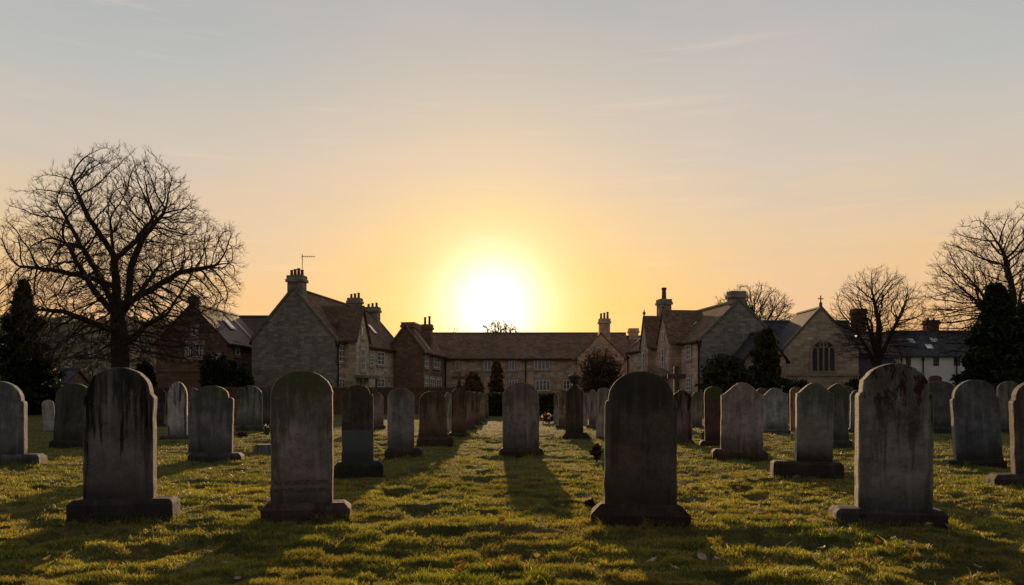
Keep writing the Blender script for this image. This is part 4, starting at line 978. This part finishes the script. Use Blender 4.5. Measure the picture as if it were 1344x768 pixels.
def conifer(name, px, ytop, half, D, mat, label, n=14000, size=.3, seed=1, zlow=.3, shape=1.0, group=None):
    x = wx(px, D); h = wz(ytop, D); R_ = half * D / F
    r = empty(name, (x, D, 0), 0, label=label, cat='tree', group=group); rng = np.random.default_rng(seed)
    nb = max(60, n // 150); per = n // nb; Ps = []; b = MB(); rnd = random.Random(seed)
    for i in range(nb):
        t = (i + rnd.random()) / nb; t = t ** 1.15; az = i * 2.39996 + rnd.uniform(-.4, .4); env = (1 - t) ** shape
        L = R_ * env * rnd.uniform(.62, 1.12) * (.8 + .4 * math.sin(t * 17 + seed)** 2) + .12; zb = zlow + (h - zlow) * t * .985
        u = rng.random(per) ** .6; wob = rng.normal(0, 1, (per, 3)); up = rnd.uniform(-.05, .35) - .15 * (1 - t)
        sp = (.10 + .16 * (1 - u)) * L ** .8 + .05
        x_ = u * L; z_ = zb + up * x_ - .22 * L * u * u + wob[:, 2] * sp * .45 - .08 * rng.random(per)
        q = np.stack([np.cos(az) * x_ - np.sin(az) * wob[:, 0] * sp + wob[:, 1] * .04, np.sin(az) * x_ + np.cos(az) * wob[:, 0] * sp, z_], 1)
        Ps.append(q); zt = zb + up * L - .22 * L
        b.tube([(0, 0, zb), (L * .5 * math.cos(az), L * .5 * math.sin(az), zb + up * L * .5 - .055 * L), (L * 1.02 * math.cos(az), L * 1.02 * math.sin(az), zt)], [.04, .025, .008], 4)
    P = np.concatenate(Ps); P = P[P[:, 2] > .05]; V, Q = cards(P, size, rng, aspect=2.4); np_mesh('foliage', V, Q, mat, r)
    m = MB(); m.tube([(0, 0, -.2), (0, 0, h * .5), (.03, 0, h * .985)], [R_ * .09 + .08, R_ * .05 + .04, .02], 8)
    m.build('trunk', M['bark'], r)
    b.build('branches', M['bark'], r)
    return r
conifer('conifer_tree', 31, 366, 62, 44, M['yew'], 'dark spiky conifer at the left edge beside the large bare tree', n=20000, size=.13, seed=21, shape=1.1)
conifer('conifer_tree', 1307, 372, 46, 40, M['yew'], 'large black conifer near the right edge, before the bare branches', n=40000, size=.13, seed=22, shape=.62)
conifer('conifer_tree', 1352, 396, 50, 41, M['yew'], 'black conifer cut off by the right edge of the picture', n=34000, size=.13, seed=23, shape=.6)
conifer('conical_yew', 1006, 432, 26, 48.5, M['yew_warm'], 'broad cone-shaped yew between the right stone house and the chapel', n=14000, size=.15, seed=24, shape=.55)
conifer('conical_yew', 652, 474, 12, 62, M['brown_twig'], 'slim cone-shaped shrub against the terrace front', n=3500, size=.13, seed=25, shape=.6)

# bare trees grown toward points in a crown volume
def bare_tree(name, px, D, label, crown, seeds, n_att=2600, step=.32, trunk_r=.4, twig=.5, seed=1, mat=None, tip=.011, twigs=2, group=None, kill=.5, reach=3.2, expo=2.6, radial=.35, rc=.3, cat='tree', sag=0.):
    """crown(n, rng) -> points in tree space; seeds: list of polylines [(x,y,z)...] starting at the trunk"""
    mat = mat or M['bark']; rnd = random.Random(seed); rng = np.random.default_rng(seed)
    r = empty(name, (wx(px, D), D, 0), 0, label=label, cat=cat, group=group)
    nodes = []; par = []
    def near(p):
        return min(range(len(nodes)), key=lambda i: (nodes[i] - p).length_squared)
    for pl in seeds:
        pts = [Vector(p) for p in pl]
        if not nodes: nodes.append(pts[0]); par.append(-1); cur = 0
        else: cur = near(pts[0])
        for a, b in zip(pts, pts[1:]):
            k = max(1, int((b - a).length / step))
            for i in range(1, k + 1):
                q = a.lerp(b, i / k) + Vector((rnd.gauss(0, .03), rnd.gauss(0, .03), rnd.gauss(0, .03))) * step * 2.2
                nodes.append(q); par.append(cur); cur = len(nodes) - 1
    trunk_n = 0
    att = [Vector(p) for p in crown(n_att, rng)]; RC = Vector((0, 0, max(p.z for p in att) * rc))
    for it in range(90):
        if not att: break
        kd = kdtree.KDTree(len(nodes))
        for i, p in enumerate(nodes): kd.insert(p, i)
        kd.balance(); acc = {}; keep = []
        for a in att:
            p, i, ds_ = kd.find(a)
            if ds_ < kill: continue
            keep.append(a)
            if ds_ < reach * (1 + it * .02):
                v_ = (a - p).normalized(); acc[i] = acc[i] + v_ if i in acc else v_
        att = keep
        if not acc: break
        added = 0
        for i, v_ in acc.items():
            if v_.length < 1e-3: continue
            v_ = v_.normalized(); pd_ = (nodes[i] - nodes[par[i]]).normalized() if par[i] >= 0 else Vector((0, 0, 1))
            ro_ = nodes[i] - RC; ro_ = ro_.normalized() if ro_.length > .1 else ro_
            v_ = (v_ + ro_ * radial + pd_ * .5 + Vector((rnd.gauss(0, .15), rnd.gauss(0, .15), rnd.gauss(0, .15) - sag))).normalized()
            q = nodes[i] + v_ * step
            if kd.find(q)[2] < step * .35: continue
            nodes.append(q); par.append(i); added += 1
        if not added: break
    n = len(nodes); kids = [[] for _ in range(n)]
    for i in range(1, n): kids[par[i]].append(i)
    rad = [0.] * n
    order = list(range(n))
    # children always have larger indices than parents
    for i in reversed(order):
        s_ = sum(rad[k] ** expo for k in kids[i]); rad[i] = max(tip, s_ ** (1 / expo) if kids[i] else tip)
    sc_ = trunk_r / rad[0]
    rad = [tip + (x - tip) * (trunk_r - tip) / max(1e-6, rad[0] - tip) for x in rad]
    trunk = MB(); br = MB(); stack = [(0, None)]; first = True
    while stack:
        i, p0 = stack.pop(); chain = ([p0] if p0 is not None else []) + [i]; cur = i
        while kids[cur]:
            ks = sorted(kids[cur], key=lambda k: -rad[k]); 
            for k in ks[1:]: stack.append((k, cur))
            cur = ks[0]; chain.append(cur)
        P_ = [nodes[k] for k in chain]; R__ = [rad[k] for k in chain]
        if p0 is not None: R__[0] = min(rad[p0], R__[1] * 1.15 if len(R__) > 1 else rad[p0])
        mx = max(R__)
        if first:
            # flare the foot
            R__ = [x * (1 + .55 * math.exp(-max(0, p.z) / .35)) for x, p in zip(R__, P_)]
            k = max(2, sum(1 for p in P_ if p.z < seeds[0][-1][2]))
            trunk.tube(P_[:k + 1], R__[:k + 1], 12); br.tube(P_[k:], R__[k:], 8); first = False
        else: br.tube(P_, R__, 8 if mx > .12 else (5 if mx > .04 else 3), cap=False)
    # twigs
    tw = MB(); cen0 = Vector((0, 0, max(p.z for p in nodes) * .35))
    for i in range(1, n):
        if rad[i] > tip * 3.2: continue
        k = twigs + (2 if not kids[i] else 0)
        d0 = (nodes[i] - nodes[par[i]]).normalized()
        for j in range(k):
            dd = (d0 * .8 + (nodes[i] - cen0).normalized() * .45 + Vector((rnd.gauss(0, .4), rnd.gauss(0, .4), rnd.gauss(.05, .4)))).normalized(); L = twig * rnd.uniform(.4, 1.1)
            p1 = nodes[i] + dd * L * .5 + Vector((0, 0, rnd.uniform(-.03, .05))); p2 = p1 + (dd + Vector((rnd.gauss(0, .2), rnd.gauss(0, .2), rnd.gauss(0.08, .2)))).normalized() * L * .5
            tw.tube([nodes[i], p1, p2], [tip * .75, tip * .55, tip * .3], 3, cap=False)
            p3 = p1 + (dd + Vector((rnd.gauss(0, .6), rnd.gauss(0, .6), rnd.gauss(0.1, .5)))).normalized() * L * .45
            tw.tube([p1, p3], [tip * .55, tip * .3], 3, cap=False)
    trunk.build('trunk', mat, r, smooth=True); br.build('branches', mat, r, smooth=True); tw.build('twigs', mat, r)
    return r

def dome(c, rx, ry, rz, zmin, power=.5, lowcut=None, notch=0, nseed=0):
    def f(n, rng):
        out = []
        while len(out) < n:
            d_ = rng.normal(0, 1, 3); d_ /= np.linalg.norm(d_); az = math.atan2(d_[1], d_[0])
            k = 1 - notch * float(vn(az * 1.6 + 30 + d_[0] * 2, d_[2] * 3 + 7, nseed))
            u = rng.random() ** power * k; p = np.array(c) + d_ * np.array([rx, ry, rz]) * u
            if p[2] > zmin: out.append(p)
        return out
    return f
DT = 42.; k_ = DT / F
def tp(X_, Y_, y=0.): return ((X_ / 2.328 - 158.5) * k_, y, CAMH - (170 + Y_ / 2.328 - HZ) * k_)
seeds = [[(0, 0, -.3), (0, 0, 1.2), tp(366, 640), tp(360, 560)],
         [tp(360, 560), tp(347, 470, .3), tp(341, 380, .2), tp(338, 280, 0), tp(322, 190, -.3)],
         [tp(362, 575), tp(405, 530, -.5), tp(425, 430, -.9), tp(462, 350, -1.1), tp(520, 270, -.9), tp(560, 220, -.6)],
         [tp(405, 530, -.5), tp(450, 490, .3), tp(530, 430, .8), tp(630, 405, 1.2), tp(700, 370, 1.4)],
         [tp(355, 590), tp(325, 520, .6), tp(270, 430, 1.0), tp(215, 350, 1.3), tp(120, 320, 1.2), tp(60, 300, 1.)],
         [tp(345, 480, .3), tp(300, 460, -.6), tp(210, 440, -1.2), tp(110, 432, -1.5), tp(20, 428, -1.3)],
         [tp(360, 620), tp(320, 600, -.8), tp(250, 565, -1.8), tp(185, 565, -2.4), tp(165, 610, -2.6)],
         [tp(368, 660), tp(420, 640, -.5), tp(480, 605, -1.3), tp(560, 575, -2.), tp(610, 540, -2.2)],
         [tp(343, 400, .2), tp(380, 330, 1.2), tp(420, 240, 2.0), tp(450, 160, 2.2)],
         [tp(341, 380, .2), tp(300, 280, -1.), tp(270, 180, -1.6), tp(250, 110, -1.6)],
         [tp(360, 575), tp(380, 500, 1.5), tp(400, 400, 3.0), tp(380, 300, 4.)],
         [tp(360, 575), tp(330, 500, -1.5), tp(310, 400, -3.0), tp(340, 280, -4.)],
         [tp(325, 520, .6), tp(270, 380, -.3), tp(200, 250, -.4), tp(150, 160, -.2)]]
def shorten(pl, k=.62):
    a, b = Vector(pl[-2]), Vector(pl[-1]); return pl[:-2] + [tuple(a)] if len(pl) > 3 else pl[:-1] + [tuple(a.lerp(b, k))]
seeds = [seeds[0]] + [shorten(p) for p in seeds[1:]]
bare_tree('bare_oak_tree', 158.5, DT, 'huge spreading bare tree standing on the left against the sunset', dome((.0, 0, 6.9), 6.6, 5.4, 7.4, 2.9, .45, notch=.22, nseed=3), seeds, n_att=12000, step=.22, trunk_r=.45, twig=.45, seed=3, kill=.30, reach=2.4, twigs=2, sag=.02, tip=.010)

def generic_seeds(h, sp, nl=6, seed=0, fork=.3, trunk=True):
    rnd = random.Random(seed); s = [[(0, 0, -.3), (0, 0, h * fork)]]
    for i in range(nl):
        a = 2 * math.pi * i / nl + rnd.uniform(-.3, .3); e = rnd.uniform(.4, .8); q = h * fork * rnd.uniform(.85, 1)
        s.append([(0, 0, q), (sp * .22 * e * math.cos(a), sp * .22 * e * math.sin(a), q + h * .15), (sp * .6 * e * math.cos(a), sp * .6 * e * math.sin(a), q + h * .33)])
    s.append([(0, 0, h * fork), (sp * .05, 0, h * .55), (-sp * .05, .1, h * .75)]); return s
# right: big bare tree behind the conifers
Dr = 48.; hR = wz(266, Dr)
bare_tree('bare_tree', 1325, Dr, 'tall bare tree rising behind the black conifers at the right edge', dome((0, 0, hR * .54), 5.4, 4.6, hR * .47, 3.4, .45, notch=.3, nseed=8), generic_seeds(hR, 5.4, 8, 4, .25), n_att=6500, step=.25, trunk_r=.36, twig=.5, seed=6, kill=.34, reach=2.6, twigs=2)
Dr = 50.; hR = wz(349, Dr)
bare_tree('bare_tree', 1152, Dr, 'round-crowned bare tree beside the chapel', dome((0, 0, hR * .62), 3.05, 2.8, hR * .385, 3.1, .45, notch=.15, nseed=9), generic_seeds(hR, 3.0, 7, 5, .3), n_att=4200, step=.2, trunk_r=.27, twig=.42, seed=8, kill=.25, tip=.010, reach=2, twigs=1)
Dr = 88.; hR = wz(371, Dr)
bare_tree('bare_tree', 992, Dr, 'round bare tree seen over the roof of the right stone house', dome((-.5, 0, hR * .64), 5.5, 4, hR * .37, 5.2, .5, notch=.2, nseed=10), generic_seeds(hR, 4.2, 7, 6, .35), n_att=4500, step=.3, trunk_r=.36, twig=.55, seed=9, kill=.36, tip=.018, reach=3, twigs=2)
Dr = 95.; hR = wz(419, Dr)
bare_tree('bare_tree', 657, Dr, 'sunlit bare tree poking above the terrace roof beneath the sun', dome((0, 0, hR * .66), 3.0, 2.3, hR * .37, 5.5, .6, notch=.25, nseed=11), generic_seeds(hR, 2.6, 7, 7, .45), n_att=1200, step=.28, trunk_r=.2, twig=.45, seed=10, kill=.34, tip=.034, mat=M['twig_far'], reach=4)
hR = wz(429, Dr)
bare_tree('bare_tree', 596, Dr, 'small tree top showing above the left end of the terrace roof', dome((0, 0, hR * .66), 1.0, 1., hR * .35, 5.5, .5), generic_seeds(hR, 1., 5, 8, .5), n_att=110, step=.45, trunk_r=.12, twig=.4, seed=11, kill=.5, tip=.028, mat=M['twig_far'], reach=4)
Dr = 60.; hR = wz(330, Dr)
bare_tree('bare_tree', -8, Dr, 'thin bare tree behind the conifer at the left edge', dome((0, 0, hR * .6), 3.6, 3, hR * .4, 3, .5, notch=.3, nseed=12), generic_seeds(hR, 3.5, 7, 9, .3), n_att=1100, step=.38, trunk_r=.25, twig=.6, seed=12, kill=.5, tip=.013)
for px_, yt, sd_, lb in ((78, 448, 31, 'small bare tree left of the large trunk, before the hazy wood'), (120, 458, 32, 'slender pale-stemmed bare tree close left of the large trunk'), (215, 452, 33, 'small bare tree beside the brick cottage wall'), (42, 440, 34, 'dark bare bushy tree behind the garden shed')):
    Dr = 56. if px_ != 215 else 66.; hR = wz(yt, Dr)
    bare_tree('small_bare_tree', px_, Dr, lb, dome((0, 0, hR * .55), 1.9, 1.6, hR * .45, .8, .5, notch=.2, nseed=sd_), generic_seeds(hR, 1.8, 6, sd_, .2), n_att=420, step=.28, trunk_r=.11, twig=.5, seed=sd_, kill=.4, tip=.012, mat=M['bark2'])

# distant wooded hill
gx_ = np.linspace(-260, 20, 60); gy_ = np.linspace(105, 330, 40); X, Y = np.meshgrid(gx_, gy_)
Z = 13 * np.exp(-((X + 95) / 75) ** 2) * sstep(105, 190, Y) * (.85 + .3 * vn(X / 30, Y / 30, 6)) - .5
V = np.stack([X.ravel(), Y.ravel(), Z.ravel()], 1); a0 = (np.arange(59)[None, :] + np.arange(39)[:, None] * 60).ravel(); Q = np.stack([a0, a0 + 1, a0 + 61, a0 + 60], 1)
np_mesh('hill', V, Q, plain_mat('hill_grass', (.09, .085, .05), .95, .3, .05), kind='structure', smooth=True, label='low hill beyond the churchyard on the left')
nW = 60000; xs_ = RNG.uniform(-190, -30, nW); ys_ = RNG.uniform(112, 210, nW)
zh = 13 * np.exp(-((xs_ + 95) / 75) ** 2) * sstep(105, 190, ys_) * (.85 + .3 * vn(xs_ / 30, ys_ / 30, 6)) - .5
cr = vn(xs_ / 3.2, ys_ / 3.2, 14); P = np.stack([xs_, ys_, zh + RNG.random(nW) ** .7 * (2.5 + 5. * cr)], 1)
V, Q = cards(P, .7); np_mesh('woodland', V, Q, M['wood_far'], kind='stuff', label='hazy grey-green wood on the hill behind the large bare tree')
